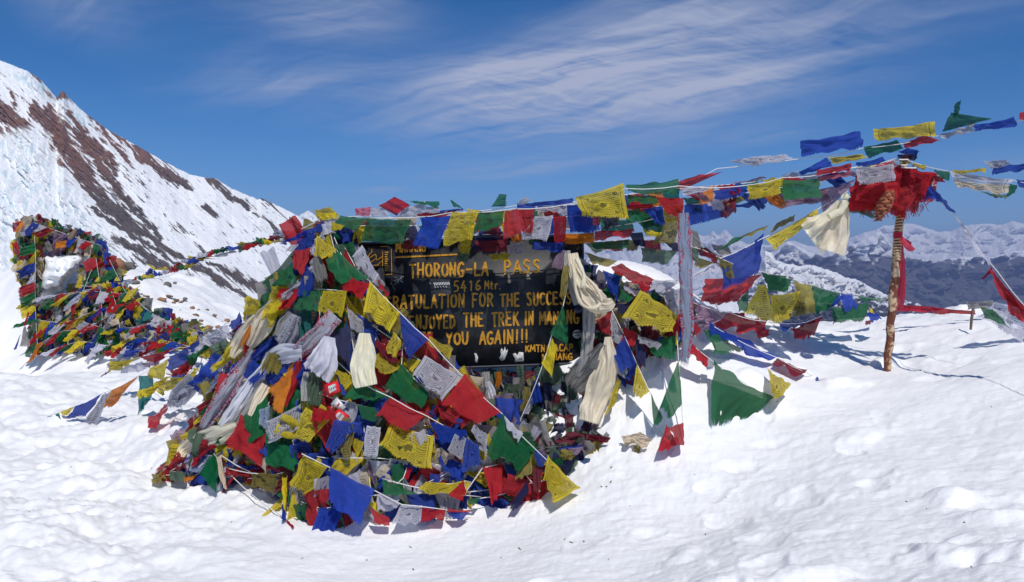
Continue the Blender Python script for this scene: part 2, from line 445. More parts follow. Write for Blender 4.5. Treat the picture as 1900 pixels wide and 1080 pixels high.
def near_rock(U, V, K):
    wu = U + 6 * fbm(U / 22, V / 22, 3, 81); wv = V + 6 * fbm(U / 22, V / 22, 3, 91)
    f = np.full(U.shape, -3.0)
    for x0, y0, x1, y1, w in STROKES:
        dx, dy = x1 - x0, y1 - y0; L2 = dx * dx + dy * dy
        t = np.clip(((wu - x0) * dx + (wv - y0) * dy) / L2, 0, 1)
        d = np.hypot(wu - x0 - t * dx, wv - y0 - t * dy)
        f = np.maximum(f, 1.0 - d / (w * .84) - .25 * np.abs(2 * t - 1) ** 3)
    al = (U * .72 + V * .69); ac = (-U * .69 + V * .72)
    st = fbm(al / 34, ac / 3.6, 5, 101, .62)
    st2 = fbm(al / 120, ac / 22, 3, 111)
    g = np.clip(f, -1.0, .6) * .62 + st * 1.35 + .16
    extra = st * 1.9 + st2 * 1.2 - .60 + .22 * smooth(560, 200, U) * smooth(150, 260, V) - .5 * np.exp(-(((U - 400 - .6 * (V - 430)) / 60) ** 2))
    g = np.maximum(g, extra)
    return g, st, f
def near_colour(U, V, K):
    g, st, f = near_rock(U, V, K)
    gl = smooth(18, -18, (U - 62) * .82 - (V - 250) * .57 + 10 * fbm(U / 40, V / 40, 3, 5)) * smooth(232, 258, V + .25 * (U - 30))
    rock = smooth(-.04, .10, g) * (1 - gl)
    red = smooth(430, 300, V + .15 * U)
    tone = 1 + .55 * st + .35 * fbm(U / 16, V / 12, 3, 137)
    rc = np.stack([.098 + .085 * red, .078 + .012 * red, .070 - .008 * red], -1) * tone[..., None]
    ser = np.exp(-(((U - 75) / 55) ** 2 + ((V - 158 - .5 * (U - 75)) / 16) ** 2)) + .8 * np.exp(-(((U - 150) / 22) ** 2 + ((V - 222) / 22) ** 2))
    ice = np.clip(gl * .55 * smooth(-.1, .5, fbm(U / 9, V / 26, 4, 121)) + ser * smooth(-.3, .4, fbm(U / 6, V / 14, 4, 131)), 0, .8)
    sn = rgba(ice, (.86, .875, .89), (.36, .58, .68))[..., :3]
    c = sn * (1 - rock[..., None]) + np.clip(rc, .02, 1) * rock[..., None]
    return np.concatenate([c, np.ones(c.shape[:-1] + (1,))], -1)
def near_relief(U, V, K):
    g, st, f = near_rock(U, V, K)
    al = (U * .72 + V * .69); ac = (-U * .69 + V * .72)
    gl = smooth(18, -18, (U - 62) * .82 - (V - 250) * .57) * smooth(232, 258, V + .25 * (U - 30))
    ser = np.exp(-(((U - 75) / 55) ** 2 + ((V - 158 - .5 * (U - 75)) / 16) ** 2)) + .7 * np.exp(-(((U - 150) / 22) ** 2 + ((V - 222) / 22) ** 2))
    r = -.013 * fbm(al / 150, ac / 46, 4, 141) - .0055 * np.clip(g, -.1, .9) - .0026 * st - .0012 * fbm(U / 5, V / 4, 3, 143)
    r = r - gl * (.010 * fbm(U / 13, V / 32, 4, 151, .6) + .006 * fbm(U / 30, V / 14, 3, 153, .6)) - ser * .016 * fbm(U / 9, V / 16, 4, 161)
    return r
CREST = [(-700, -190), (-300, -20), (0, 112), (50, 131), (78, 150), (96, 172), (106, 182), (112, 171), (118, 169), (126, 180), (150, 203), (175, 222), (200, 241), (250, 268), (300, 297), (350, 323), (383, 330),
         (400, 331), (430, 350), (478, 370), (484, 367), (520, 384), (552, 400), (585, 425), (620, 470), (700, 540), (900, 600), (1300, 660), (1500, 700)]
mountain('mountain', 'snow mountain with brown rock ribs and a blue glacier on the left', CREST, 660,
         lambda u: 1450 + 0 * u, lambda u: 2600 + .5 * np.clip(u, 0, 900), -700, 1500, 1300, 520, near_relief, near_colour,
         lambda u: 2.2 * fbm(u / 14, 0 * u, 4, 171, .6), mat=M_NEAR)
# small white dome behind the foot of the ridge
mountain('snow_dome', 'small rounded snow peak behind the right foot of the near ridge', [(480, 470), (530, 425), (558, 398), (572, 390), (588, 402), (620, 440), (700, 500)], 620,
         lambda u: 5600 + 0 * u, lambda u: 6600 + 0 * u, 480, 700, 120, 90, lambda U, V, K: .02 * fbm(U / 30, V / 20, 4, 181), lambda U, V, K: rgba(.5 * smooth(.1, .5, fbm(U / 8, V / 6, 4, 183)), (.85, .87, .9), (.4, .42, .45)),
         lambda u: 1.5 * fbm(u / 8, 0 * u, 3, 185), mat=M_FAR)

def far_relief(sc_, amp, seed):
    def f(U, V, K):
        wu = U + .35 * sc_ * fbm(U / sc_, V / sc_, 3, seed)
        return amp * (fbm(wu / sc_, V / (sc_ * 1.3), 6, seed + 1, .55, True) - .3)
    return f
def far_colour(line, amp, seed, sc_, rockc, soft=14):
    def f(U, V, K):
        rg = fbm((U + .35 * sc_ * fbm(U / sc_, V / sc_, 3, seed)) / sc_, V / (sc_ * 1.3), 6, seed + 1, .55, True)
        n = fbm(U / (sc_ * .35) + V / sc_, V / (sc_ * .3), 5, seed + 5, .6)
        s = (line(U) - V + 16 * fbm(U / 26, V / 60, 3, seed + 9)) / soft + amp * n + 1.7 * (rg - .2)
        m = smooth(.1, -.25, s)
        return rgba(m, (.84, .85, .88), rockc)
    return f
CR1 = [(300, 480), (700, 455), (900, 460), (1100, 440), (1200, 440), (1255, 432), (1275, 428), (1300, 437), (1315, 437), (1322, 428), (1332, 437), (1345, 426), (1360, 440), (1385, 452), (1420, 455), (1445, 452), (1470, 446), (1500, 456), (1530, 462), (1560, 450), (1580, 440), (1600, 433),
       (1620, 428), (1640, 419), (1660, 417), (1690, 414), (1710, 420), (1740, 430), (1765, 429), (1790, 418), (1830, 415), (1860, 417), (1880, 410), (1900, 416), (1960, 405), (2100, 430), (2300, 410), (2700, 440)]
mountain('far_range', 'far blue mountain range with snowy crest on the right horizon', CR1, 640, lambda u: 17000 + 0 * u, lambda u: 24000 + 0 * u, 300, 2700, 1100, 260,
         far_relief(60, .05, 201), far_colour(lambda U: np.interp(U, [900, 1380, 1440, 1560, 1650, 1750, 1900, 2700], [560, 540, 500, 490, 480, 485, 478, 475]), 1.6, 211, 55, (.11, .105, .10)),
         lambda u: 3.5 * fbm(u / 16, 0 * u, 5, 221, .6), mat=M_FAR)
CRM = [(1100, 600), (1300, 560), (1380, 515), (1440, 468), (1462, 446), (1480, 458), (1500, 466), (1530, 478), (1550, 470), (1575, 458), (1600, 446), (1634, 428), (1643, 440), (1665, 468), (1690, 480), (1740, 484), (1790, 476), (1840, 478), (1880, 466), (1920, 462), (2050, 470), (2300, 450), (2700, 470)]
mountain('middle_range', 'dark blue-grey ridge with patches of snow in front of the far snowy range', CRM, 700, lambda u: 11500 + 0 * u, lambda u: 15500 + 0 * u, 1100, 2700, 800, 240,
         far_relief(44, .06, 401), far_colour(lambda U: np.interp(U, [1100, 1440, 1500, 1560, 1634, 1680, 1800, 2700], [470, 474, 470, 466, 462, 466, 470, 466]), 1.3, 411, 30, (.11, .105, .10), 22),
         lambda u: 3.0 * fbm(u / 13, 0 * u, 5, 421, .6), mat=M_FAR)
CR2 = [(1200, 560), (1330, 545), (1380, 520), (1405, 490), (1420, 464), (1432, 470), (1440, 484), (1455, 488), (1480, 493), (1509, 492), (1535, 500), (1552, 506), (1570, 515), (1590, 519), (1620, 535), (1650, 549), (1680, 557), (1720, 568), (1800, 600), (1900, 650)]
mountain('near_range', 'sharp snowy ridge streaked with dark rock below the far range', CR2, 720, lambda u: 5200 + 0 * u, lambda u: 7200 + 0 * u, 1200, 1900, 700, 240,
         far_relief(26, .035, 301), far_colour(lambda U: 532 + 0 * U, 1.5, 311, 24, (.06, .06, .068), 38),
         lambda u: 4.0 * fbm(u / 12, 0 * u, 5, 321, .6), mat=M_FAR)

# ------------------------------------------------------------------ haze
HAZE = True
if HAZE:
    x0, x1, y0, y1, z0, z1 = -45000, 45000, -300, 40000, -2300, 1800
    Vh = [(x, y, z) for x in (x0, x1) for y in (y0, y1) for z in (z0, z1)]
    Fh = [(0, 1, 3, 2), (4, 6, 7, 5), (0, 4, 5, 1), (2, 3, 7, 6), (0, 2, 6, 4), (1, 5, 7, 3)]
    t = NT('haze')
    pv = t.new('ShaderNodeVolumePrincipled')
    pv.inputs['Color'].default_value = (.36, .48, .92, 1)
    pv.inputs['Density'].default_value = 4.3e-5
    pv.inputs['Anisotropy'].default_value = 0.0
    t.l.new(pv.outputs[0], t.out.inputs['Volume'])
    tag(obj('haze', mesh_from('haze', Vh, Fh, mats=[t.m], smooth_=False)), 'thin blue haze that fades the far mountains', kind='stuff')
# ------------------------------------------------------------------ depth of the pile's outer skin, seen from the photograph's side
PD = [(600, 400, 5.8), (600, 500, 5.55), (600, 600, 5.35), (600, 700, 5.2), (600, 800, 5.02), (600, 900, 4.85), (575, 990, 4.68), (500, 520, 5.9), (450, 600, 6.05), (400, 700, 6.05), (360, 800, 6.0),
      (300, 880, 5.8), (400, 905, 5.45), (500, 900, 5.2), (500, 800, 5.4), (500, 700, 5.65), (520, 600, 5.65), (350, 700, 6.9), (290, 720, 7.6), (230, 690, 8.4), (210, 660, 9.2), (150, 760, 8.4), (70, 780, 8.2), (280, 640, 9.0), (400, 620, 6.8), (300, 790, 7.1),
      (700, 450, 5.8), (700, 550, 5.6), (760, 640, 5.5), (850, 700, 5.45), (930, 780, 5.35), (1000, 850, 5.15), (1070, 910, 4.95), (860, 955, 4.82), (960, 940, 4.88), (720, 970, 4.75), (800, 850, 5.05), (700, 750, 5.2),
      (850, 800, 5.22), (1100, 800, 5.55), (1050, 750, 5.75), (1080, 470, 5.85), (1100, 600, 5.7), (1130, 700, 5.65), (1200, 650, 5.7), (1200, 550, 5.85), (1270, 690, 5.6), (1250, 830, 5.18), (1300, 600, 6.1), (1370, 700, 5.95),
      (1490, 690, 6.35), (1400, 590, 7.1), (1500, 600, 7.3), (1600, 590, 7.5), (1350, 540, 6.7), (1450, 530, 7.1), (1300, 500, 6.2), (1350, 770, 5.65), (1430, 740, 5.85)]
_pd = TPS([(a / 250, b / 250) for a, b, c in PD], [c for a, b, c in PD], 3e-3)
def pile_D(u, v): return float(_pd(u / 250, v / 250))
def ray_ground(u, v, lo=2.5, hi=40):
    """distance at which the line of sight through u,v meets the snow"""
    D = np.exp(np.linspace(math.log(lo), math.log(hi), 260))
    x = (u - CX) / F * D; z = CAMZ - (v - HV) / F * D
    g = g_base(x, D)
    k = np.nonzero(g > z)[0]
    return float(D[k[0]]) if len(k) else float(hi)

# ------------------------------------------------------------------ cloth materials
PAL = {'b': (.014, .060, .42), 'r': (.50, .010, .022), 'g': (.003, .155, .05), 'y': (.76, .60, .028), 'w': (.66, .66, .76), 'o': (.82, .26, .02),
       't': (.01, .20, .19), 'm': (.20, .012, .03), 'k': (.78, .66, .50), 'n': (.34, .28, .06), 'd': (.016, .02, .09), 's': (.32, .31, .30), 'p': (.62, .16, .24),
       'c': (.42, .50, .66), 'v': (.36, .24, .34), 'x': (.12, .20, .13)}
CNAME = {'b': 'blue', 'r': 'red', 'g': 'green', 'y': 'yellow', 'w': 'white', 'o': 'orange', 't': 'teal', 'm': 'maroon', 'k': 'cream', 'n': 'dull olive', 'd': 'navy', 's': 'grey', 'p': 'pink', 'c': 'pale blue', 'v': 'mauve', 'x': 'faded green'}
CM = {}
def cloth(key, kind='plain'):
    """kind: plain, print, silk, scarf"""
    if (key, kind) in CM: return CM[(key, kind)]
    col = PAL[key]
    t = NT(CNAME[key].replace(' ', '_') + '_' + {'plain': 'cotton', 'print': 'printed_cotton', 'silk': 'silk', 'scarf': 'printed_scarf'}[kind])
    uv = t.new('ShaderNodeUVMap', uv_map='UVMap').outputs[0]
    s = t.new('ShaderNodeSeparateXYZ', Vector=uv); U, V = s.outputs[0], s.outputs[1]
    oi = t.new('ShaderNodeObjectInfo').outputs['Random']
    off = t.new('ShaderNodeCombineXYZ', X=t.math('MULTIPLY', oi, 37.0), Y=t.math('MULTIPLY', oi, 91.0)).outputs[0]
    va = t.new('ShaderNodeVectorMath', operation='ADD'); t.l.new(uv, va.inputs[0]); t.l.new(off, va.inputs[1]); q = va.outputs[0]
    n1 = t.noise(q, 3.2, 4, .6); n2 = t.noise(q, 22, 3, .6)
    val = t.math('ADD', t.math('MULTIPLY', n1, .45), t.math('ADD', t.math('MULTIPLY', oi, .35), t.math('MULTIPLY', n2, .16)))
    fac = t.ramp(val, .22, .75)
    lo = tuple(c * .66 for c in col); hi = tuple(min(1, c * 1.22 + .012) for c in col)
    c = t.mix(fac, (*lo, 1), (*hi, 1))
    c = t.mix(t.math('MULTIPLY', t.math('FRACT', t.math('MULTIPLY', oi, 7.13)), .10), c, tuple(.30 + .45 * q_ for q_ in col))
    silk = kind == 'silk'
    if silk: hi = tuple(min(.92, c_ * 1.35) for c_ in col); lo = tuple(min(.9, c_ * 1.05) for c_ in col); c = t.mix(fac, (*lo, 1), (*hi, 1))
    if kind == 'print':
        r = t.math('MULTIPLY', V, 17.0); fr = t.math('FRACT', r); fl = t.math('FLOOR', r)
        band = t.math('LESS_THAN', t.math('ABSOLUTE', t.math('SUBTRACT', fr, .5)), .31)
        tv = t.new('ShaderNodeCombineXYZ', X=t.math('MULTIPLY', U, 38.0), Y=t.math('ADD', t.math('MULTIPLY', fl, 5.7), t.math('ADD', t.math('MULTIPLY', fr, 1.6), t.math('MULTIPLY', oi, 50.0)))).outputs[0]
        ink = t.math('GREATER_THAN', t.noise(tv, 1.6, 2, .7), .47)
        # the syllables hang from a head line, as in the script on the flags
        head = t.math('MULTIPLY', t.math('GREATER_THAN', fr, .66), t.math('GREATER_THAN', t.noise(tv, .5, 1), .40))
        ink = t.math('MULTIPLY', t.math('MAXIMUM', ink, head), band)
        ax = t.math('ABSOLUTE', t.math('SUBTRACT', U, .5)); ay = t.math('ABSOLUTE', t.math('SUBTRACT', V, .5))
        box = t.math('MAXIMUM', ax, ay)
        ink = t.math('MULTIPLY', ink, t.math('LESS_THAN', box, .38))
        frame = t.math('LESS_THAN', t.math('ABSOLUTE', t.math('SUBTRACT', box, .415)), .008)
        # centre: a small dark horse-like figure in a clear patch; the corners: little beasts
        cx = t.math('MULTIPLY', ax, 1.0); dist = t.math('SQRT', t.math('ADD', t.math('MULTIPLY', cx, cx), t.math('MULTIPLY', ay, t.math('MULTIPLY', ay, 1.7))))
        clear = t.math('GREATER_THAN', dist, .17)
        fig = t.math('MULTIPLY', t.math('LESS_THAN', t.math('ADD', dist, t.math('MULTIPLY', t.math('SUBTRACT', t.noise(q, 13, 3, .6), .5), .42)), .10), 1.0)
        dx = t.math('SUBTRACT', ax, .29); dy = t.math('SUBTRACT', ay, .29)
        dc = t.math('SQRT', t.math('ADD', t.math('MULTIPLY', dx, dx), t.math('MULTIPLY', dy, dy)))
        clear2 = t.math('GREATER_THAN', dc, .085)
        fig2 = t.math('LESS_THAN', t.math('ADD', dc, t.math('MULTIPLY', t.math('SUBTRACT', t.noise(q, 24, 2, .6), .5), .3)), .055)
        ink = t.math('MAXIMUM', t.math('MULTIPLY', ink, t.math('MULTIPLY', clear, clear2)), t.math('MAXIMUM', t.math('MAXIMUM', fig, fig2), frame))
        ink = t.math('MULTIPLY', ink, t.ramp(n1, .25, .5), clamp=True)
        ink = t.math('MULTIPLY', ink, .72)
        ik = (.02, .02, .035) if key not in 'bc' else ((.007, .012, .06) if key == 'b' else (.02, .06, .3))
        if key == 'v': ik = (.16, .02, .06)
        c = t.mix(ink, c, ik)
    if kind == 'scarf':
        e = t.math('ABSOLUTE', t.math('SUBTRACT', U, .5))
        vv = t.new('ShaderNodeCombineXYZ', X=t.math('MULTIPLY', U, 3.0), Y=t.math('MULTIPLY', V, 22.0)).outputs[0]
        wr = t.new('ShaderNodeTexVoronoi', feature='SMOOTH_F1'); wr.inputs['Scale'].default_value = .9; t.l.new(vv, wr.inputs['Vector'])
        ring = t.math('LESS_THAN', t.math('ABSOLUTE', t.math('SUBTRACT', t.math('FRACT', t.math('MULTIPLY', wr.outputs['Distance'], 4.2)), .5)), .22)
        zone = t.math('GREATER_THAN', t.math('ADD', e, t.math('MULTIPLY', t.math('SUBTRACT', t.noise(vv, .35, 1), .5), .9)), .26)
        c = t.mix(t.math('MULTIPLY', t.math('MULTIPLY', ring, zone), .9), c, (.55, .03, .10))
    wv = t.noise(t.mapping(q, (46, 7, 1)), 1.0, 3, .6); wv2 = t.noise(q, 9.0, 4, .55)
    nb = t.bump(t.math('ADD', t.math('MULTIPLY', wv, .25), wv2), .55 if not silk else .3, .03)
    d = principled(t, c, .85 if not silk else .42, nb, .12 if not silk else .5)
    tr = t.new('ShaderNodeBsdfTranslucent', Color=c); t.l.new(nb, tr.inputs['Normal'])
    mx = t.new('ShaderNodeMixShader'); mx.inputs[0].default_value = .48 if not silk else .3
    t.l.new(d, mx.inputs[1]); t.l.new(tr.outputs[0], mx.inputs[2])
    # open weave and frayed lower hem
    fy = t.new('ShaderNodeCombineXYZ', X=t.math('ADD', t.math('MULTIPLY', U, 46.0), t.math('MULTIPLY', oi, 80.0)), Y=t.math('MULTIPLY', V, 2.0)).outputs[0]
    fray = t.math('LESS_THAN', V, t.math('MULTIPLY', t.math('SUBTRACT', t.noise(fy, 1.0, 2, .7), .34), .34 if not silk else .1))
    hole = t.math('MAXIMUM', fray, .09 if key in 'wgcv' else .05)
    tp = t.new('ShaderNodeBsdfTransparent')
    m2 = t.new('ShaderNodeMixShader'); t.l.new(hole, m2.inputs[0]); t.l.new(mx.outputs[0], m2.inputs[1]); t.l.new(tp.outputs[0], m2.inputs[2])
    t.surf(m2.outputs[0])
    CM[(key, kind)] = t.m
    return t.m
t = NT('white_cord'); M_CORD = t.surf(principled(t, (.70, .68, .66), .7))
R = random.Random(11)

# ------------------------------------------------------------------ one flag: a wrinkled sheet between four corners
NU_, NV_ = 20, 17
_uu, _vv = np.meshgrid(np.linspace(0, 1, NU_), np.linspace(0, 1, NV_), indexing='ij')
_ff = grid_faces(NU_, NV_)
def sheet(A, B, C, D, rnd, fold=1.0, n=None):
    """A,B on the cord, C below B, D below A"""
    A, B, C, D = [np.array(p, float) for p in (A, B, C, D)]
    uu, vv = _uu, _vv
    top = A + (B - A) * uu[..., None]; bot = D + (C - D) * uu[..., None]
    Pn = top + (bot - top) * vv[..., None]
    size = (np.linalg.norm(B - A) + np.linalg.norm(C - D) + np.linalg.norm(D - A) + np.linalg.norm(C - B)) / 4
    nrm = np.cross(B - A + C - D, D - A + C - B); nrm /= (np.linalg.norm(nrm) + 1e-9)
    if nrm[1] > 0: nrm = -nrm
    ex = (B - A + C - D); ex /= np.linalg.norm(ex) + 1e-9
    ey = (D - A + C - B); ey /= np.linalg.norm(ey) + 1e-9
    s = rnd.random() * 100
    k = rnd.uniform(1.2, 2.8); ph = rnd.random() * 6.28; lean = rnd.uniform(-.8, .8)
    grow = .25 + .75 * vv
    w = np.sin(2 * pi * k * uu + ph + lean * 3 * vv + 1.4 * pnoise(uu * 1.3 + s, vv * 1.1, 3)) * .045 * grow
    w = w + .075 * pnoise(uu * 1.6 + s, vv * 1.6 + s, 5) * (.4 + .6 * vv) + .025 * pnoise(uu * 5 + s, vv * 4 + s, 7)
    w2 = w + np.abs(pnoise(uu * 3.1 + s + 9, vv * 2.2 - s, 9)) * .045
    # tension folds that fan out from the two tied corners, and sharp creases from being packed and tied
    for cu in (0.0, 1.0):
        r_ = np.hypot(uu - cu, vv); th = np.arctan2(vv, np.abs(uu - cu) + 1e-3)
        w2 = w2 + .022 * np.sin(th * rnd.uniform(6, 11) + rnd.random() * 6) * np.exp(-r_ * 1.1) * np.clip(r_ * 3, 0, 1)
    ca, sa = cos(s), sin(s); x1 = uu * ca + vv * sa
    w2 = w2 + .030 * (1 - 2 * np.abs(pnoise(x1 * 3.3 + s, (vv * ca - uu * sa) * 1.3 + s, 15))) + .012 * pnoise(uu * 9 + s, vv * 7 + s, 17)
    Pn = Pn + nrm * (w2 * size * fold)[..., None]
    e = .045 * size * fold
    Pn = Pn + ex * (e * pnoise(uu * 1.2 + s, vv * 2.1 - s, 11) * vv)[..., None] + ey * (e * 1.3 * pnoise(uu * 2.6 - s, vv * .9 + s, 13) * vv)[..., None]
    # the cord edge hangs a little between its two ends
    Pn[..., 2] -= .035 * size * np.sin(pi * uu) * (1 - vv)
    return Pn.reshape(-1, 3), np.c_[uu.ravel(), 1 - vv.ravel()]
def flag_mesh(name, pts, key, printed, rnd, fold=1.0):
    V, uv = sheet(*pts, rnd, fold)
    o = V.mean(0)
    me = mesh_from(name, V, _ff, uv=uv, mats=[cloth(key, 'print' if printed else 'plain')])
    return me
def tube(path, rad, sides=6, taper=None, jitter=0, rnd=None):
    path = [np.array(p, float) for p in path]
    n = len(path); V = []
    for i, p in enumerate(path):
        d = path[min(i + 1, n - 1)] - path[max(i - 1, 0)]; d /= np.linalg.norm(d) + 1e-9
        a = np.cross(d, (0, 0, 1) if abs(d[2]) < .9 else (1, 0, 0)); a /= np.linalg.norm(a); b = np.cross(d, a)
        r = (rad[i] if hasattr(rad, '__len__') else rad)
        for j in range(sides):
            an = 2 * pi * j / sides
            rr_ = r * (1 + (rnd.uniform(-jitter, jitter) if jitter else 0))
            V.append(p + (a * cos(an) + b * sin(an)) * rr_)
    Fc = []
    for i in range(n - 1):
        for j in range(sides):
            k = (j + 1) % sides
            Fc.append((i * sides + j, i * sides + k, (i + 1) * sides + k, (i + 1) * sides + j))
    return np.array(V), np.array(Fc)
def resample(path, step):
    out = [np.array(path[0], float)]
    for a, b in zip(path[:-1], path[1:]):
        a = np.array(a, float); b = np.array(b, float); L = np.linalg.norm(b - a); n = max(1, int(L / step))
        for i in range(1, n + 1):
            p = a + (b - a) * i / n
            if 0 < i < n: p = p - np.array((0, 0, .05 * L)) * sin(pi * i / n) * .6
            out.append(p)
    return out

CR = {'A': (260, 380, 3.374), 'B': (260, 640, 2.9196), 'C': (560, 340, 3.0), 'D': (640, 660, 3.176), 'E': (1000, 320, 3.6), 'F': (960, 560, 3.1667), 'G': (1400, 180, 3.176), 'H': (1400, 380, 3.176),
      'I': (0, 370, 2.4), 'J': (560, 340, 4.318), 'K': (0, 380, 3.857), 'L': (180, 440, 4.153), 'M': (860, 640, 5.4), 'N': (560, 660, 5.4), 'O': (1560, 250, 5.4), 'Q': (1250, 460, 4.75), 'P': (0, 0, 1.0)}
def cvt(tok, crop):
    x0, y0, s = CR[crop]
    x, y = tok
    return x0 + x / s, y0 + y / s
FLAGS_MADE = []
def string(label, spec, depth=None, off=0.0, cord=None, group='strings of prayer flags', fold=1.35, name='prayer_flag_string', seed=0, cordr=.0032):
    """spec: lines 'crop key x,y x,y x,y x,y' ; lower-case p after the key = printed"""
    rnd = random.Random(hash((label,)) % 1000 if False else sum(map(ord, label)) + seed)
    root = None; ends = []; items = []
    for line in spec.strip().splitlines():
        for part in line.split(';'):
            tk = part.split()
            if not tk: continue
            crop, key = tk[0], tk[1]
            uvp = [cvt(tuple(map(float, a.split(','))), crop) for a in tk[2:6]]
            ex = float(tk[6]) if len(tk) > 6 else 0.0
            pts = []
            for j, (u, v) in enumerate(uvp):
                D = depth(u, v) if depth else pile_D(u, v)
                D = D - off - ex + rnd.uniform(-.02, .02) - (.03 if j > 1 else 0)
                pts.append(P(u, v, D))
            items.append((key[0], len(key) > 1, pts))
    path = []
    if cord:
        for a in cord: path.append(P(a[0], a[1], a[2]))
    else:
        for k, pr, pts in items: path += [pts[0], pts[1]]
    if len(path) < 2: path = [items[0][2][0], items[0][2][1]]
    root = empty(name, path[0]); tag(root, label, 'prayer flags', group)
    inv = -np.array(path[0])
    V, Fc = tube([np.array(p) + inv for p in resample(path, .12)], cordr, 5)
    obj('cord', mesh_from('cord', V, Fc, mats=[M_CORD]), root)
    for k, pr, pts in items:
        me = flag_mesh('flag', [np.array(p) + inv for p in pts], k, pr, rnd, fold)
        o = obj('flag', me, root); o['label'] = ('printed ' if pr else 'plain ') + CNAME[k] + ' flag'
        FLAGS_MADE.append(o)
    return root
def lin(*pts):
    """depth given along the photograph's u axis"""
    us = [p[0] for p in pts]; ds = [p[1] for p in pts]
    return lambda u, v: float(np.interp(u, us, ds))
TOP = lin((560, 5.75), (700, 5.62), (1100, 5.6), (1270, 5.75), (1650, 6.35), (1900, 5.6))
TOPB = lin((560, 5.95), (700, 5.85), (1100, 5.85), (1270, 6.0), (1650, 6.5), (1900, 5.9))

string("string across the black sign's top, green flag first, two red ones midway", '''
C g 215,180 365,195 300,272 180,225
C gp 365,195 610,200 570,345 320,330
C b 690,185 830,180 750,385 615,345 .06
C yp 835,160 985,155 950,262 805,268 .03
C yp 795,262 940,250 950,312 790,360 .08
C g 985,158 1130,155 1115,245 950,290 .03
C r 1130,155 1210,140 1250,265 1115,325 .06
C r 1205,140 1295,142 1285,275 1235,290
C wp 1300,185 1400,180 1365,330 1215,310
C rp 1400,180 1470,180 1470,335 1405,335 .04
C b 1475,120 1620,110 1620,280 1490,285 .02
E yp 245,165 560,72 590,320 280,300 .12
''', TOP, cord=[(600, 405, 5.72), (700, 404, 5.65), (760, 404, 5.6), (840, 394, 5.6), (950, 388, 5.55), (1060, 378, 5.55), (1160, 350, 5.5)])
string('string against the sky behind the sign from a pink flag to an upright green one', '''
C p 295,140 385,130 375,190 300,180
C wp 370,140 450,135 500,190 375,190
C r 430,125 515,75 610,120 535,190
C g 575,98 765,105 765,128 690,130
C wp 555,150 690,95 680,185 540,185
C wp 690,130 770,130 765,168 690,172
C r 620,185 830,165 900,160 670,190
C g 825,90 850,105 900,145 840,130
C y 918,140 990,150 985,162 920,158
C g 1055,132 1100,60 1142,62 1140,128
C wp 1200,110 1235,75 1290,100 1210,125
C b 1200,115 1510,85 1510,125 1200,142
C wp 1300,132 1470,125 1465,155 1300,158
C b 760,155 900,140 900,150 770,165
''', TOPB, cord=[(600, 405, 5.9), (655, 402, 5.85), (815, 394, 5.85), (955, 382, 5.85), (1080, 372, 5.9), (1200, 352, 6.0), (1260, 335, 6.1)])
string("shaded string along the sign's upper edge with navy, maroon and orange flags", '''
C b 380,250 500,255 480,330 350,330
A b 1215,160 1365,170 1370,250 1210,255
A y 1240,255 1335,255 1310,300 1245,300
C m 560,320 640,300 650,370 560,370
C wp 590,235 650,235 640,300 590,290
C d 930,290 1120,270 1130,370 950,390
C m 960,320 1150,310 1140,385 980,380 .03
C y 870,345 950,330 930,400 880,395
C wp 1140,345 1240,330 1230,400 1150,400
C b 1290,325 1455,330 1450,395 1280,370
C b 990,265 1110,255 1110,300 980,300
C o 1470,290 1620,275 1620,335 1465,340
C x 870,380 940,390 920,440 860,430
C y 1040,400 1170,385 1140,430 1060,430
E b 185,220 400,240 410,410 225,410
E o 180,410 370,400 370,465 180,485 .04
E g 410,310 620,330 640,390 420,420
E r 370,400 635,380 600,430 375,460 .05
E g 340,470 600,450 590,512 380,515
''', lin((560, 5.8), (1100, 5.78), (1300, 5.9)), cord=[(600, 412, 5.8), (700, 432, 5.8), (900, 435, 5.76), (1050, 425, 5.76), (1170, 415, 5.8), (1260, 390, 5.9)])
string('string from sign to crooked pole with a square yellow printed flag halfway', '''
E g 575,90 935,45 920,150 590,135
E g 590,150 780,160 790,215 590,210
E r 585,222 760,205 760,240 590,248
E r 780,165 965,170 965,310 860,285 .06
E wp 960,105 1155,85 1160,115 955,165
E b 1160,120 1385,80 1385,160 1180,190
E yp 1385,90 1610,45 1610,145 1400,185 .05
G g 160,490 375,480 385,605 175,625 .05
G r 365,430 570,390 570,430 365,470 .04
G p 365,470 570,436 560,470 380,505
G b 595,390 755,355 765,385 600,422 .3
G wp 595,418 815,395 825,500 610,525 .32
''', TOP, cord=[(1160, 350, 5.6), (1260, 345, 5.7), (1400, 342, 5.9), (1450, 330, 6.0), (1580, 312, 6.2), (1660, 295, 6.3), (1690, 292, 6.35)])
string('ragged string of dark blue, olive and mauve flags running lowest from sign to pole', '''
E gp 590,250 840,245 830,370 690,375
E gp 680,290 830,290 820,420 700,400 .04
E y 690,375 820,400 810,432 720,425 .06
E np 820,300 950,310 910,480 760,490
E b 965,215 1240,195 1225,310 975,365
E n 1245,190 1390,140 1390,190 1240,235
E b 1240,235 1530,165 1530,197 1240,260
E d 600,400 690,400 720,510 640,490
E x 680,500 930,520 850,620 690,600
G vp 380,545 590,485 500,600 400,690
G vp 80,600 180,560 380,620 150,665
G gp 530,640 580,560 720,640 700,720
G vp 230,560 420,540 440,620 250,640
G b 265,440 415,360 465,405 270,470
G yp 425,355 625,335 660,365 450,395
G wp 150,465 250,435 265,465 165,490
G x 560,580 640,600 650,690 540,690
E v 1290,75 1500,25 1520,45 1310,90
''', TOPB, cord=[(1130, 370, 5.95), (1265, 380, 6.0), (1345, 370, 6.1), (1425, 360, 6.2), (1520, 330, 6.3), (1660, 300, 6.45)])  # plain olive flag between the blues: yellow cloth, its shade put into the colour
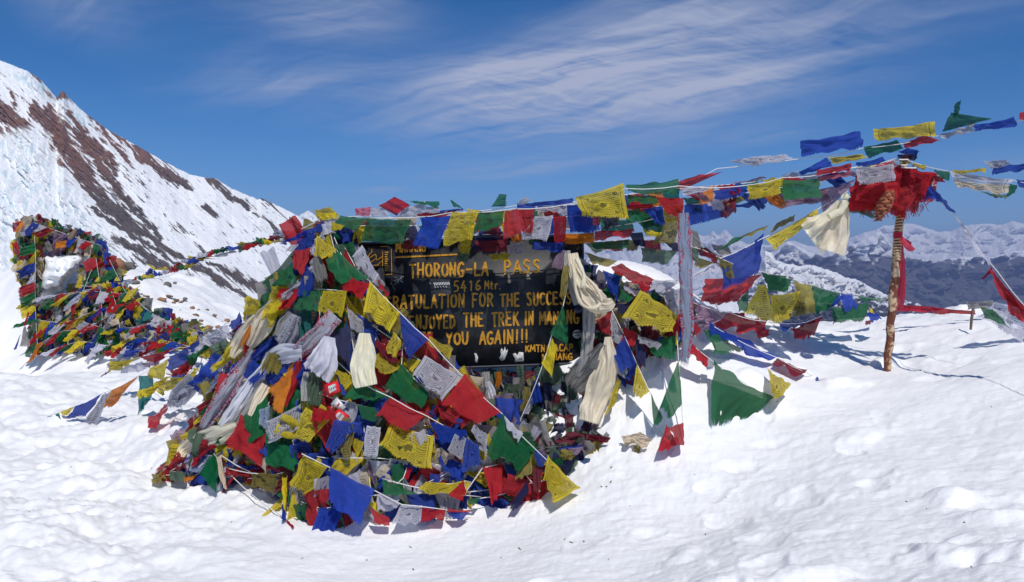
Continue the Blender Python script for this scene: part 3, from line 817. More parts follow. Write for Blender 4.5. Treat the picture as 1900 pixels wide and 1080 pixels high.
string('topmost string against the sky with a big blue flag and a wavy yellow one', '''
E r 925,125 925,62 1060,15 1240,-12
G wp -150,375 0,350 60,365 0,410
G wp 0,355 180,338 228,368 0,410
G b 265,262 622,200 635,300 285,355
G g 640,295 835,255 880,310 670,365
G yp 695,185 1065,145 1070,235 715,265
G r 878,270 1000,224 1105,262 885,305 .03
G g 1112,205 1160,92 1420,130 1200,185
G g 1175,112 1178,48 1222,14 1208,108
G wp 1090,225 1305,155 1290,200 1110,255
G b 1300,165 1535,115 1545,185 1300,210
G r 1560,95 1640,70 1640,130 1560,140
''', lin((1250, 6.0), (1650, 6.2), (1900, 5.4)), cord=[(1255, 350, 6.0), (1330, 313, 6.05), (1400, 302, 6.1), (1480, 295, 6.15), (1600, 275, 6.2), (1745, 251, 5.9), (1900, 222, 5.4), (1990, 205, 5.1)])
string('string leaving the pole to the right with a pale yellow torn flag', '''
G g 1055,430 1150,440 1150,500 1100,480
G yp 1160,435 1365,420 1360,447 1200,452
G wp 1150,440 1530,490 1500,530 1180,495
G kp 1170,490 1500,530 1490,585 1200,540 .04
G x 1330,560 1490,580 1480,600 1400,590
G wp 1350,380 1480,370 1510,400 1400,430
G b 1410,400 1620,392 1620,430 1400,465
G g 1500,510 1550,520 1530,570 1480,600
G b 1540,488 1640,490 1640,570 1560,530
''', lin((1650, 6.35), (1900, 5.8)), cord=[(1690, 300, 6.35), (1760, 318, 6.2), (1880, 335, 5.85), (1990, 350, 5.5)])
string('long cord slanting from the pole top down right to a red fringed flag', '''
G b 990,510 1045,525 1100,610 980,610
G b 1045,530 1130,625 1185,705 1080,610
G w 1190,710 1290,830 1275,835 1195,730
H w 1230,150 1390,350 1380,355 1240,190
H r 1390,365 1590,600 1640,680 1480,560
H r 1340,440 1400,365 1400,400 1350,440
H r 1480,500 1600,620 1580,700 1500,640
''', lin((1700, 6.3), (1900, 5.5)), cord=[(1715, 340, 6.3), (1775, 404, 6.1), (1850, 503, 5.7), (1905, 572, 5.45), (1990, 680, 5.0)])
string('string with one big blue frayed flag and a rolled yellow strip right of the sign', '''
E w 1040,690 1205,600 1215,660 1050,700
E b 1205,580 1495,430 1450,700 1225,800
G yp 60,840 365,660 385,700 115,900 .04
G np 130,745 240,690 230,735 85,812
G b 0,845 55,800 30,950 -5,1000
E n 1350,430 1535,350 1510,380 1330,462
E g 1200,525 1290,440 1385,418 1320,470
''', lin((1280, 5.95), (1560, 6.3)), cord=[(1285, 512, 5.95), (1335, 480, 6.0), (1415, 442, 6.1), (1470, 415, 6.2), (1530, 380, 6.3), (1580, 350, 6.35)])
string('string along the snow crest left of the pole, green and big yellow flags', '''
Q g 775,215 1040,270 1010,385 835,385 .05
Q n 1045,285 1210,325 1245,590 1050,600
Q yp 740,320 800,320 875,670 610,590 .05
Q yp 840,420 1120,375 1000,650 875,680 .1
Q g 1215,325 1465,400 1370,540 1250,590
Q b 1465,400 1570,405 1620,560 1500,570 .08
Q b 1450,410 1500,430 1420,510 1365,540 .08
Q g 1380,545 1700,490 1680,645 1400,680 .05
Q g 1580,425 1870,440 1875,470 1700,470
Q b 1700,575 1770,560 1835,630 1750,665
Q y 1720,520 1745,540 1775,590 1730,570
Q m 1690,645 1740,640 1735,680 1685,682
Q np 1050,440 1150,420 1160,600 1060,610 .06
''', None, .02, cord=[(1300, 480, 6.4), (1415, 504, 6.95), (1470, 518, 7.0), (1506, 529, 7.1), (1560, 544, 7.1), (1610, 552, 7.0), (1645, 555, 6.7)])
string('string with a mauve printed and a wide red flag lying right of the hanging scarf', '''
Q vp 180,480 495,572 265,710 150,640 .04
Q r 497,572 800,640 825,795 340,668 .02
Q b 910,660 1165,655 1150,680 940,745
Q r 1025,722 1305,600 1240,760 1110,850 .03
Q r -10,640 60,560 250,720 200,800
''', None, .05, cord=[(1270, 555, 6.0), (1354, 580, 6.3), (1420, 596, 6.6), (1442, 599, 6.8), (1495, 598, 7.0), (1526, 586, 7.1)])
string('string of green, long blue and maroon flags stretched tight down to the snow', '''
F g 1085,170 1130,165 1330,305 1150,315
F b 1110,125 1530,330 1425,370 1135,190 .04
F m 1530,330 1700,415 1660,442 1492,365 .03
F b 1755,440 1785,455 1775,468 1758,458
''', None, .05, cord=[(1290, 590, 6.1), (1315, 600, 6.1), (1443, 664, 6.2), (1497, 692, 6.3), (1523, 706, 6.4)])
string('string ending in one big green triangular flag on the snow', '''
F r 1005,232 1115,330 1110,395 1000,300
F w 1115,330 1150,350 1145,400 1118,380
F g 1150,350 1492,578 1385,672 1118,748 .04
F yp 1465,395 1610,490 1530,582 1495,560 .25
''', None, .05, cord=[(1272, 628, 5.8), (1322, 670, 5.8), (1380, 710, 5.85), (1431, 741, 5.9)])
string('string dropping steeply right of the sign to a red flag in the snow', '''
F r 455,112 555,52 550,210 510,190
F wp 552,60 620,200 600,270 545,180
F b 555,290 630,205 705,370 612,432 .04
F yp 700,368 775,530 720,575 675,540
F g 785,535 830,640 860,690 800,750
F r 875,725 940,840 900,872 820,895
''', None, .12, cord=[(1134, 573, 5.6), (1158, 622, 5.58), (1182, 676, 5.5), (1206, 728, 5.4), (1235, 785, 5.25), (1257, 828, 5.15)])
string('short string close beside the white hanging scarf with a narrow green flag', '''
F y 930,180 946,185 940,262 932,262
F g 945,345 965,605 900,690 830,640
F r 975,710 980,850 930,842 885,740
''', None, .2, cord=[(1256, 615, 5.6), (1259, 672, 5.5), (1265, 750, 5.35), (1269, 828, 5.15)])
string('short string hanging before the sign with small green, yellow and blue flags', '''
C n 1455,455 1495,460 1465,640 1430,640
C g 1455,680 1385,838 1492,905 1472,750
C y 1395,860 1335,1000 1395,1080 1420,920
M b 735,285 685,470 690,600 792,582 -.05
M wp 665,530 690,620 640,700 585,690 -.1
M wp 580,730 662,800 630,862 545,790 -.1
''', lin((900, 5.5), (1200, 5.5)), cord=[(1055, 480, 5.55), (1052, 535, 5.5), (1045, 567, 5.5), (1023, 624, 5.5), (1003, 688, 5.5), (985, 735, 5.55), (965, 780, 5.55)])
string('string between sign and white scarf with a large square yellow printed flag', '''
E n 310,530 520,600 450,640 360,620
E b 425,650 540,700 520,870 470,800
E r 545,610 765,715 720,805 475,640 .06
E w 765,715 940,735 830,810 740,790
E wp 780,800 940,780 940,940 860,900
E yp 675,785 930,960 870,1085 555,990 .12
E w 570,740 680,800 640,830 560,780
E g 545,780 640,830 600,870 545,850
E d 520,880 610,870 580,955 525,950
F r 905,150 945,90 950,205 920,200
F wp 705,195 850,250 820,285 720,250 .03
F g 760,250 925,195 930,345 790,320
F d 690,200 755,280 750,400 700,370
F yp 590,440 612,470 580,600 515,682
F r 620,150 700,180 690,265 600,250
F m 560,200 640,240 640,330 570,300
''', None, .12, cord=[(1085, 470, 5.8), (1140, 490, 5.75), (1210, 520, 5.75), (1262, 522, 5.8)])
string('red cloth and dark flags packed behind the white scarf', '''
E r 1110,710 1480,680 1300,880 1100,860
E r 1100,850 1300,830 1200,890 1130,880
E n 1040,560 1170,600 1060,650 1040,620
E m 1120,500 1220,570 1180,600 1030,520
E g 1320,870 1400,780 1390,930 1340,930
E kp 1010,370 1050,395 1110,540 1020,520
E g 1480,670 1656,690 1656,800 1540,790
E s 1140,480 1260,490 1290,560 1200,560
''', lin((1250, 6.1), (1480, 6.7)), cord=[(1280, 430, 6.1), (1340, 480, 6.3), (1420, 510, 6.6)])
string("long diagonal string past the sign's left edge with yellow and white horse flags", '''
C g 200,380 378,538 205,570 125,430 .03
C r 280,530 380,560 330,650 220,580 .05
C yp 375,550 545,715 490,835 335,730 .05
C b 545,720 705,868 595,990 555,900 .02
C yp 710,850 835,920 825,985 705,900 .04
D wp 470,0 690,115 570,275 395,120 .06
D r 700,118 920,335 770,420 560,290 .05
D rp 540,300 740,380 690,430 560,360
D g 925,350 1100,590 1025,680 825,590 .06
D w 935,355 1045,465 1015,520 950,420 .08
D g 1045,465 1120,520 1115,600 1020,530
D b 1120,540 1192,600 1160,665 1108,620
D yp 1192,600 1390,785 1215,885 1168,740 .05
''', None, .14, cord=[(622, 462, 5.6), (686, 522, 5.45), (742, 580, 5.35), (797, 632, 5.3), (857, 696, 5.25), (932, 768, 5.2), (1000, 840, 5.05), (1070, 900, 4.9)])
string('diagonal string right of the red cards with green then red flag', '''
C yp 430,945 535,1040 450,1078 360,990
C m 395,860 530,985 510,1012 430,950
N yp 330,120 545,235 430,350 310,165
N g 550,235 850,390 700,465 420,432 .03
N r 890,415 1250,600 1020,785 740,590 .06
D b 495,385 712,440 720,480 580,545 .05
D wp 645,465 712,490 685,620 600,570 .09
D bp 715,480 790,530 800,650 690,695 .05
D wp 760,400 840,470 835,602 740,450 .07
D n 1030,620 1100,600 1105,700 1000,740
D d 1080,735 1085,800 1010,912 965,912
D m 1105,650 1165,662 1150,800 1110,822
D b 930,620 1030,690 1000,750 960,700
''', None, .12, cord=[(620, 665, 5.2), (661, 704, 5.1), (725, 737, 5.0), (792, 772, 5.05), (850, 805, 5.05), (960, 860, 5.0), (1002, 912, 4.85)])
string('string with the large yellow text flag on the lower front of the pile', '''
D yp 270,400 525,478 495,705 195,555 .05
D b 530,545 690,640 700,745 590,700
D yp 480,750 745,745 700,842 430,800 .03
D r 700,735 715,800 690,862 600,830 .05
D r 810,662 925,636 930,830 868,892 .05
D rp 930,640 1012,795 960,832 900,750
D g 720,850 800,832 775,880 730,880
D g 220,725 300,760 425,820 230,830
D r 345,720 365,660 405,660 370,735
''', None, .08)
string("lowest string at the near pile's foot with a large plain blue flag", '''
B yp 890,600 1030,665 905,825 835,780 .05
B b 1030,665 1272,790 1190,985 1015,870 .04
D w 200,812 325,872 300,905 205,850
D r 145,900 265,960 260,1010 180,1000
D wp 330,880 455,890 445,985 270,1010
D r 455,895 595,910 580,970 450,980
D r 600,905 738,917 710,930 610,925
D b 600,918 735,925 690,972 640,970
''', None, .10, cord=[(560, 842, 4.85), (613, 868, 4.8), (685, 905, 4.75), (745, 936, 4.7), (783, 940, 4.7), (828, 946, 4.75), (875, 951, 4.78)])
string('bunched string left of the red cards with a long orange-gold flag', '''
B b 690,150 822,68 790,182 690,225 .04
B o 850,75 845,200 760,400 695,240 .05
B r 882,48 865,180 772,392 835,110 .07
B bp 610,80 692,130 620,235 550,160 .06
B g 830,245 890,235 820,470 735,430
B g 690,280 705,470 590,540 550,400 .06
B cp 650,350 706,328 696,468 650,440 .09
B r 560,380 690,490 660,660 465,550 .04
B g 700,480 850,572 845,692 690,660 .03
B yp 905,340 1035,405 900,532 825,500 .04
N r 110,510 300,552 290,640 90,682 .08
N bp 320,650 612,668 290,1000 235,930 .03
N wp 650,700 790,722 750,1030 600,1020 .04
N g 560,500 740,520 750,680 600,640
''', None, .12, cord=[(530, 720, 5.4), (565, 650, 5.3), (545, 740, 5.3), (545, 830, 5.15)])
string("string below the pile's top with a row of green, red and square yellow flags", '''
A yp 1110,195 1232,280 1140,345 1092,322 .08
A b 990,230 1100,180 1080,280 960,330
A r 960,290 1080,270 1010,440 965,400 .04
A b 1030,380 1125,400 1060,575 990,595 .03
A g 950,365 985,490 830,528 868,430 .03
A yp 830,540 885,525 850,612 800,632
A g 740,580 832,530 780,660 755,692
A yp 680,570 745,590 755,680 632,730 .05
A b 630,670 650,760 640,812 562,770
A m 650,735 662,760 650,830 590,805
A r 882,524 1012,530 940,665 835,660 .05
A g 1012,540 1142,535 1105,682 945,670 .05
A yp 1145,535 1296,545 1265,702 1110,690 .09
A d 1170,812 1320,750 1315,1012 1212,920 .03
A wp 1290,640 1402,740 1400,830 1320,780
A wp 1385,255 1485,440 1465,490 1318,335 .04
A r 1480,460 1560,560 1540,580 1485,500 .04
A r 1260,500 1350,450 1395,560 1310,560 .05
A w 960,250 1000,240 960,300 900,290
A b 880,240 1010,175 1090,165 1000,215
''', None, .10, cord=[(605, 412, 5.7), (560, 460, 5.75), (530, 520, 5.7), (500, 545, 5.75), (560, 535, 5.5), (600, 537, 5.4), (645, 540, 5.35)])
string('tuft of yellow, white and blue flags knotted round the top of the near pile', '''
C yp 70,150 155,130 212,185 90,205
C y 90,170 190,160 205,200 110,205 .05
C w 130,205 200,190 180,250 120,250 .04
C b 75,235 140,200 150,260 90,280 .05
C w 110,230 160,215 190,280 120,290 .08
C b 0,265 90,240 100,275 20,290
C y 165,215 240,235 215,262 165,265 .08
C g 180,260 240,290 200,320 165,300
C b 0,300 70,260 75,330 10,350
C d 200,265 300,275 320,350 190,350
''', lin((500, 5.75), (700, 5.7)), cord=[(560, 425, 5.8), (590, 410, 5.75), (600, 400, 5.7), (640, 412, 5.7)], cordr=.004)
string("short string of maroon and small yellow flags near the sign's lower left corner", '''
C yp 510,830 562,890 520,980 458,940 .06
N g 1000,90 1282,380 1190,560 810,320 .03
N y 1030,20 1192,50 1100,180 1020,90
C m 430,840 560,900 590,990 470,930
C b 300,720 420,800 420,860 330,800
C rp 410,880 520,920 540,1000 450,960
''', None, .07)
string('string trailing over the snow at far left with teal, blue and orange-red flags', '''
I r 160,982 190,978 190,988 165,990
I t 190,973 265,950 285,1000 220,1000
I y 270,945 335,920 300,965 280,962
I b 340,920 455,865 380,970 300,975
I wp 460,868 500,850 430,1010 370,1000
I o 500,850 620,785 500,925 465,932
I t 620,785 692,775 652,920 622,970
I y 680,745 762,705 730,815 665,800
I b 760,700 900,620 850,742 755,762
''', lin((60, 8.15), (260, 7.7), (300, 7.5), (380, 7.0)), cord=[(66, 779, 8.2), (110, 767, 8.1), (190, 730, 7.9), (258, 697, 7.7), (288, 680, 7.6), (317, 663, 7.5), (375, 628, 7.0), (420, 600, 6.6)])
string('loose string between the two piles with a fringed yellow and a dark red flag', '''
I b 535,705 560,672 650,665 600,700
I yp 490,722 640,700 560,745 492,772
I w 560,742 640,720 652,770 540,776
I r 630,700 790,658 700,735 650,722
I v 640,735 760,690 700,740 660,750
I d 445,790 490,765 485,770 455,788
''', lin((180, 9.5), (330, 8.3)), cord=[(190, 698, 9.6), (225, 668, 9.2), (270, 660, 9.0), (330, 645, 8.4), (380, 630, 7.8)])
string("string of crumpled flags on the near pile's left shoulder with a long yellow strip", '''
I yp 715,812 832,788 760,860 710,872
I r 805,742 885,725 830,782 818,775
I yp 810,800 887,750 870,800 808,838
I b 850,812 950,730 962,762 880,862
I r 665,975 756,910 690,1026 672,1020
I wp 770,880 872,830 830,930 760,930
A wp 410,830 550,755 592,830 490,930
A yp 400,890 482,880 440,962 388,962
A y 590,840 482,990 458,980 568,850
A w 340,890 400,880 390,960 320,950
A r 440,905 480,900 470,925 430,925
B b 395,105 405,150 310,257 273,215
B b 420,90 480,30 500,60 430,130
B c 445,135 455,180 370,280 330,262
''', None, .06)
string("thin string of red and green flags down the near pile's left edge", '''
B r 360,300 332,400 230,512 285,420
B g 245,500 205,565 155,596 195,530
B g 370,440 350,480 315,510 340,470
B w 200,300 260,210 320,230 150,340
''', None, .05)
string("faded string along the near pile's left foot with a bright green flag", '''
B m 130,660 245,640 260,682 140,682
B x 160,685 250,690 240,742 165,742
B n 70,702 120,680 150,735 72,762
B cp 310,600 388,600 322,692 272,690 .05
B o 240,722 315,700 290,735 235,747
B g 400,590 442,640 405,812 322,705 .07
B k 420,610 442,600 472,792 455,780 .08
B np 600,690 802,700 732,802 600,772 .03
B r 450,662 600,682 590,712 460,712
B d 440,722 590,722 560,752 448,795
B y 775,690 802,690 792,930 782,860 .07
B b 770,862 790,870 786,962 765,955 .07
B r 785,945 800,948 838,985 830,992 .05
B m 430,640 460,600 470,650 440,670
B b 450,640 640,670 640,680 450,655
''', None, .06)
string("long low string crossing from the near pile's top to the far flag heap", '''
L r 1220,62 1335,15 1412,18 1235,72
L g 1150,50 1300,3 1250,42 1160,65
L y 1060,45 1130,38 1205,66 1110,70
L b 975,75 1130,70 1205,78 1010,100
L w 895,135 1090,92 1020,132 930,152
L r 840,115 910,100 942,113 880,125
L g 760,150 830,128 892,152 800,167
L y 700,138 760,150 908,168 800,182
L w 610,185 670,168 780,190 690,205
L b 690,215 805,180 795,192 720,216
L r 580,237 642,196 692,210 620,242
L y 420,213 452,243 580,240 470,268
L b 412,238 472,238 450,268 360,322
L w 400,282 470,270 462,296 388,322
L r 262,332 335,298 352,308 280,336
L b 120,332 255,328 205,352 120,348
L r 70,352 175,352 110,435 72,400
L g -60,340 70,330 70,352 -40,368
A wp 810,195 885,158 985,165 900,215
A b 885,245 990,190 1010,215 900,248
''', lin((180, 14.0), (270, 11.6), (350, 9.8), (450, 7.6), (520, 6.6), (600, 5.9)), cord=[(150, 530, 14.3), (203, 524, 13.6), (266, 515, 11.7), (350, 492, 9.8), (400, 466, 8.6), (470, 453, 7.2), (520, 443, 6.5), (590, 425, 5.85)])
# ------------------------------------------------------------------ sign board
SD = 6.0
def SP(u, v, out=0.0): return np.array(P(u, v, SD - out))
t = NT('black_board_paint')
geo = t.new('ShaderNodeNewGeometry').outputs['Position']
n = t.noise(geo, 9, 6, .65); n2 = t.noise(t.mapping(geo, (14, 14, 50), (0, .5, 0)), 1.5, 4, .7)
c = t.mix(t.ramp(n, .45, .8), (.010, .011, .015), (.045, .050, .062))
c = t.mix(t.math('MULTIPLY', t.ramp(n2, .60, .70), .30), c, (.12, .12, .14))
n4 = t.noise(t.mapping(geo, (3, 3, 120), (0, .35, 0)), 1.0, 3, .6); c = t.mix(t.math('MULTIPLY', t.ramp(n4, .70, .74), .5), c, (.2, .2, .21))
M_BOARD = t.surf(principled(t, c, t.math('ADD', .35, t.math('MULTIPLY', n, .3)), t.bump(n, .15, .004), .4))
t = NT('yellow_sign_paint')
geo = t.new('ShaderNodeNewGeometry').outputs['Position']
n = t.noise(geo, 60, 4, .7); n3 = t.noise(t.mapping(geo, (90, 90, 30)), 1.0, 5, .75)
M_YP = t.surf(principled(t, t.mix(t.ramp(n3, .58, .68), t.mix(t.ramp(n, .35, .7), (.40, .17, .010), (.66, .35, .02)), (.05, .035, .02)), .55))
t = NT('board_rim_paint'); M_RIM = t.surf(principled(t, (.035, .037, .055), .4))
t = NT('white_paper')
geo = t.new('ShaderNodeNewGeometry').outputs['Position']
M_PAPER = t.surf(principled(t, t.mix(t.ramp(t.noise(geo, 40, 3), .4, .7), (.42, .42, .42), (.75, .75, .74)), .7))
def wood_mat(name, a, b, pale, bark=.5):
    t = NT(name)
    g = t.new('ShaderNodeNewGeometry').outputs['Position']
    n = t.noise(t.mapping(g, (30, 30, 4)), 1.0, 5, .7); n2 = t.noise(g, 11, 4, .65)
    c = t.mix(t.ramp(n, .3, .7), a, b); c = t.mix(t.ramp(n2, bark, bark + .07), c, pale)
    return t.surf(principled(t, c, .7, t.bump(n, .5, .01)))
M_BARK = wood_mat('red_brown_bark', (.085, .024, .013), (.20, .062, .03), (.55, .39, .24), .50)
M_WOOD = wood_mat('grey_wood', (.10, .07, .05), (.22, .16, .11), (.3, .24, .18), .6)

sign = empty('sign_board', P(880, 690, SD)); tag(sign, 'black sign with yellow hand-painted lettering THORONG-LA PASS 5416 Mtr. above the flags', 'sign')
SO = -np.array(P(880, 690, SD))
def sub(name, V, Fc, mats, par=sign, off=None, **kw):
    o_ = obj(name, mesh_from(name, np.asarray(V) + (SO if off is None else off), Fc, mats=mats, **kw), par)
    return o_
def prism(outline, d0, d1):
    """outline in photograph pixels on the sign plane, extruded from d0 to d1 in front of it"""
    n = len(outline)
    F0 = [SP(u, v, d1) for u, v in outline]; B0 = [SP(u, v, d0) for u, v in outline]
    V = np.array(F0 + B0 + [np.mean(F0, 0), np.mean(B0, 0)]); Fc = []
    tri = []
    for i in range(n):
        j = (i + 1) % n
        tri += [(i, i + n, j + n), (i, j + n, j), (2 * n, i, j), (2 * n + 1, j + n, i + n)]
    return V, np.array(tri)
BO = [(664, 452), (1072, 436), (1081, 441), (1083, 664), (1079, 671), (1070, 674), (700, 688), (670, 688), (663, 680)]
V, Fc = prism(BO, -.03, 0.0); sub('board', V, Fc, [M_BOARD], smooth_=False)
rim = [SP(u, v, .002) for u, v in BO + BO[:1]]
V, Fc = tube(rim, .010, 6); sub('rim', V, Fc, [M_RIM])
for u in (705, 1052):
    V, Fc = tube([P(u, 450, SD + .07), P(u, 620, SD + .07), P(u, 900, SD + .07)], [.03, .032, .035], 8); sub('post', V, Fc, [M_WOOD])
GL = {  # letters as brush strokes on a unit cell, y up
    'A': [[(0, 0), (.5, 1)], [(.5, 1), (.95, 0)], [(.2, .36), (.8, .38)]], 'C': [[(.9, .85), (.6, 1), (.25, .9), (.05, .5), (.25, .08), (.6, 0), (.92, .15)]],
    'D': [[(.1, 0), (.12, 1)], [(.0, .98), (.55, .92), (.92, .6), (.85, .25), (.5, .02), (0, .02)]], 'E': [[(.1, 0), (.1, 1)], [(.1, .98), (.85, 1)], [(.1, .52), (.75, .54)], [(.1, .02), (.9, .03)]],
    'F': [[(.12, -.02), (.12, 1)], [(.0, .98), (.9, 1)], [(.12, .52), (.75, .54)]], 'G': [[(.88, .85), (.55, 1), (.18, .85), (.03, .45), (.25, .05), (.6, 0), (.88, .12)], [(.88, .12), (.88, .42)], [(.5, .42), (1, .42)]],
    'H': [[(.08, 0), (.1, 1)], [(.88, 0), (.88, 1.0)], [(.08, .5), (.88, .52)]], 'I': [[(.5, 0), (.5, 1)]], 'J': [[(.75, 1), (.75, .2), (.55, 0), (.25, .02), (.1, .2)], [(.35, 1), (1, 1)]],
    'K': [[(.1, 0), (.1, 1)], [(.85, 1), (.12, .45)], [(.3, .55), (.92, 0)]], 'L': [[(.15, 1), (.12, .03)], [(.12, .03), (.9, .05)]], 'M': [[(.02, 0), (.1, 1)], [(.1, 1), (.5, .3)], [(.5, .3), (.88, 1)], [(.88, 1), (.98, 0)]],
    'N': [[(.08, 0), (.1, 1)], [(.1, 1), (.85, .02)], [(.85, .02), (.87, 1.02)]], 'O': [[(.5, 1), (.15, .85), (.03, .5), (.17, .12), (.5, 0), (.83, .14), (.95, .5), (.83, .87), (.5, 1)]],
    'P': [[(.12, -.03), (.12, 1)], [(.05, .98), (.6, .98), (.88, .78), (.7, .52), (.15, .46)]], 'R': [[(.12, 0), (.12, 1)], [(.05, .98), (.6, .98), (.85, .78), (.65, .55), (.15, .5)], [(.4, .52), (.92, -.02)]],
    'S': [[(.85, .86), (.55, 1), (.2, .88), (.15, .66), (.5, .52), (.85, .34), (.78, .08), (.4, 0), (.08, .12)]], 'T': [[(.5, -.05), (.48, 1)], [(0, .98), (.98, 1)]], 'U': [[(.1, 1), (.1, .25), (.3, .02), (.65, .0), (.88, .25), (.9, 1)]],
    'Y': [[(.02, 1), (.45, .48)], [(.92, 1), (.45, .48), (.42, -.03)]], '!': [[(.5, 1.08), (.48, .22)], [(.45, .05), (.5, 0)]], '-': [[(.1, .45), (.9, .47)]], '/': [[(.15, -.1), (.8, 1.05)]], '.': [[(.4, .0), (.5, .05)]],
    '5': [[(.85, 1), (.2, .98)], [(.2, .98), (.15, .55)], [(.15, .55), (.6, .6), (.85, .35), (.65, .05), (.1, .02)]], '4': [[(.6, 1), (.05, .32)], [(.05, .32), (.95, .34)], [(.65, .62), (.65, -.05)]],
    '1': [[(.3, .85), (.55, 1), (.52, 0)]], '6': [[(.75, 1), (.3, .8), (.1, .35), (.3, .03), (.65, .02), (.85, .25), (.65, .48), (.2, .42)]], 't': [[(.4, .9), (.4, .1), (.7, 0)], [(.1, .62), (.8, .64)]], 'r': [[(.2, 0), (.2, .62)], [(.2, .45), (.5, .66), (.8, .6)]]}
def stroke(pts_, w, out, rnd, VV, FF):
    """a brush stroke as a thin raised ribbon on the board; pts in photograph pixels"""
    p = [np.array(a, float) for a in pts_]
    q = [p[0]]
    for a, b in zip(p[:-1], p[1:]):
        for k in (1, 2, 3): q.append(a + (b - a) * k / 3)
    if len(p) > 2:
        q2 = q[:]
        for i in range(1, len(q) - 1): q2[i] = (q[i - 1] + 2 * q[i] + q[i + 1]) / 4
        q = q2
    n = len(q); b0 = len(VV)
    for i, a in enumerate(q):
        d = q[min(i + 1, n - 1)] - q[max(i - 1, 0)]; L = np.linalg.norm(d) + 1e-6; d /= L; nn = np.array((-d[1], d[0]))
        ww = w / 2 * (1 + rnd.uniform(-.16, .16)) * (.78 if i in (0, n - 1) else 1)
        a = a + d * ((-w * .25) if i == 0 else (w * .25 if i == n - 1 else 0))
        VV.append(SP(a[0] + nn[0] * ww, a[1] + nn[1] * ww, out)); VV.append(SP(a[0] - nn[0] * ww, a[1] - nn[1] * ww, out))
    for i in range(n - 1): FF.append((b0 + 2 * i, b0 + 2 * i + 1, b0 + 2 * i + 3, b0 + 2 * i + 2))
def text(s, u0, u1, vb0, vb1, h, w, rnd, VV, FF):
    wid = [.42 if c in 'I!./' else (.5 if c == ' ' else (1.15 if c in 'M' else 1.0)) for c in s]; gap = .28
    tot = sum(wid) + gap * (len(s) - 1); x = 0
    for c, cw in zip(s, wid):
        a = x / tot; ax = u0 + (u1 - u0) * a; bx = u0 + (u1 - u0) * (x + cw) / tot; vb = vb0 + (vb1 - vb0) * a
        hh = h * (1 + rnd.uniform(-.05, .05)); dy = rnd.uniform(-.6, .6); dx = rnd.uniform(-.4, .4)
        for k, st in enumerate(GL.get(c, [])):
            stroke([(ax + dx + (bx - ax) * px + rnd.uniform(-.35, .35), vb + dy - hh * py + rnd.uniform(-.35, .35)) for px, py in st], w, .0045 + .0006 * k, rnd, VV, FF)
        x += cw + gap
rnd = random.Random(4)
for lab, items in (('painted words MANANG with a line below', [('MANANG', 735, 790, 468, 466, 20, 3.4)]), ('painted words THORONG-LA PASS', [('THORONG-LA', 760, 906, 515, 511, 25, 4.0), ('PASS', 935, 1002, 508, 505, 24, 4.0)]),
                   ('painted height 5416 Mtr.', [('5416', 841, 893, 541, 538, 19, 3.0), ('Mtr.', 899, 929, 536, 536, 15, 2.4)]),
                   ('painted words CONGRATULATION FOR THE SUCCESS', [('CONGRATULATION', 672, 862, 575, 569, 24, 3.9), ('FOR', 876, 915, 569, 568, 24, 3.9), ('THE', 928, 964, 568, 567, 23, 3.9), ('SUCCESS', 977, 1060, 567, 564, 23, 3.8)]),
                   ('painted words YOU ENJOYED THE TREK IN MANANG', [('YOU', 712, 748, 610, 610, 24, 3.9), ('ENJOYED', 759, 845, 610, 608, 24, 3.9), ('THE', 860, 897, 606, 605, 25, 3.9), ('TREK', 912, 963, 605, 603, 24, 3.9), ('IN', 974, 990, 603, 603, 24, 3.9), ('MANANG', 1001, 1074, 602, 600, 23, 3.9)]),
                   ('painted words SEE YOU AGAIN!!!', [('SEE', 766, 804, 642, 641, 24, 3.9), ('YOU', 828, 869, 639, 638, 22, 3.9), ('AGAIN', 890, 952, 639, 637, 24, 3.9), ('!!!', 957, 980, 636, 635, 22, 3.4)]),
                   ('small painted words KMTNC/ACAP MANANG', [('KMTNC/ACAP', 975, 1064, 653, 651, 12, 2.7), ('MANANG', 1006, 1062, 669, 667, 12, 2.7)])):
    for it in items:
        VV, FF = [], []; text(*it, rnd, VV, FF)
        sub('lettering', VV, np.array(FF), [M_YP], smooth_=False)['label'] = 'painted word ' + it[0]
VV, FF = [], []; stroke([(734, 477.5), (790, 475), (848, 472)], 3.2, .0045, rnd, VV, FF); sub('painted_line', VV, np.array(FF), [M_YP], smooth_=False)
VV, FF = [], []
for L in ([(726, 462), (727, 510)], [(690, 462), (690, 468), (683, 474), (683, 498), (690, 506), (702, 506)], [(702, 506), (710, 500), (710, 466)], [(684, 480), (698, 470), (698, 484), (709, 476)], [(684, 490), (697, 480)], [(697, 494), (709, 484)],
          [(693, 492), (703, 492)], [(706, 458), (718, 457)], [(683, 511), (726, 509)]): stroke(L, 1.1, .0045, rnd, VV, FF)
for k in range(9):
    stroke([(714.5, 468 + k * 4.2), (720 - (k % 3), 468 + k * 4.2)], 2.2, .0045, rnd, VV, FF)
    if k < 6: stroke([(690 + k * 3.2, 503.5), (692 + k * 3.2, 503)], 2.0, .005, rnd, VV, FF)
sub('emblem', VV, np.array(FF), [M_YP], smooth_=False)['label'] = 'emblem of thin yellow lines at the upper left'
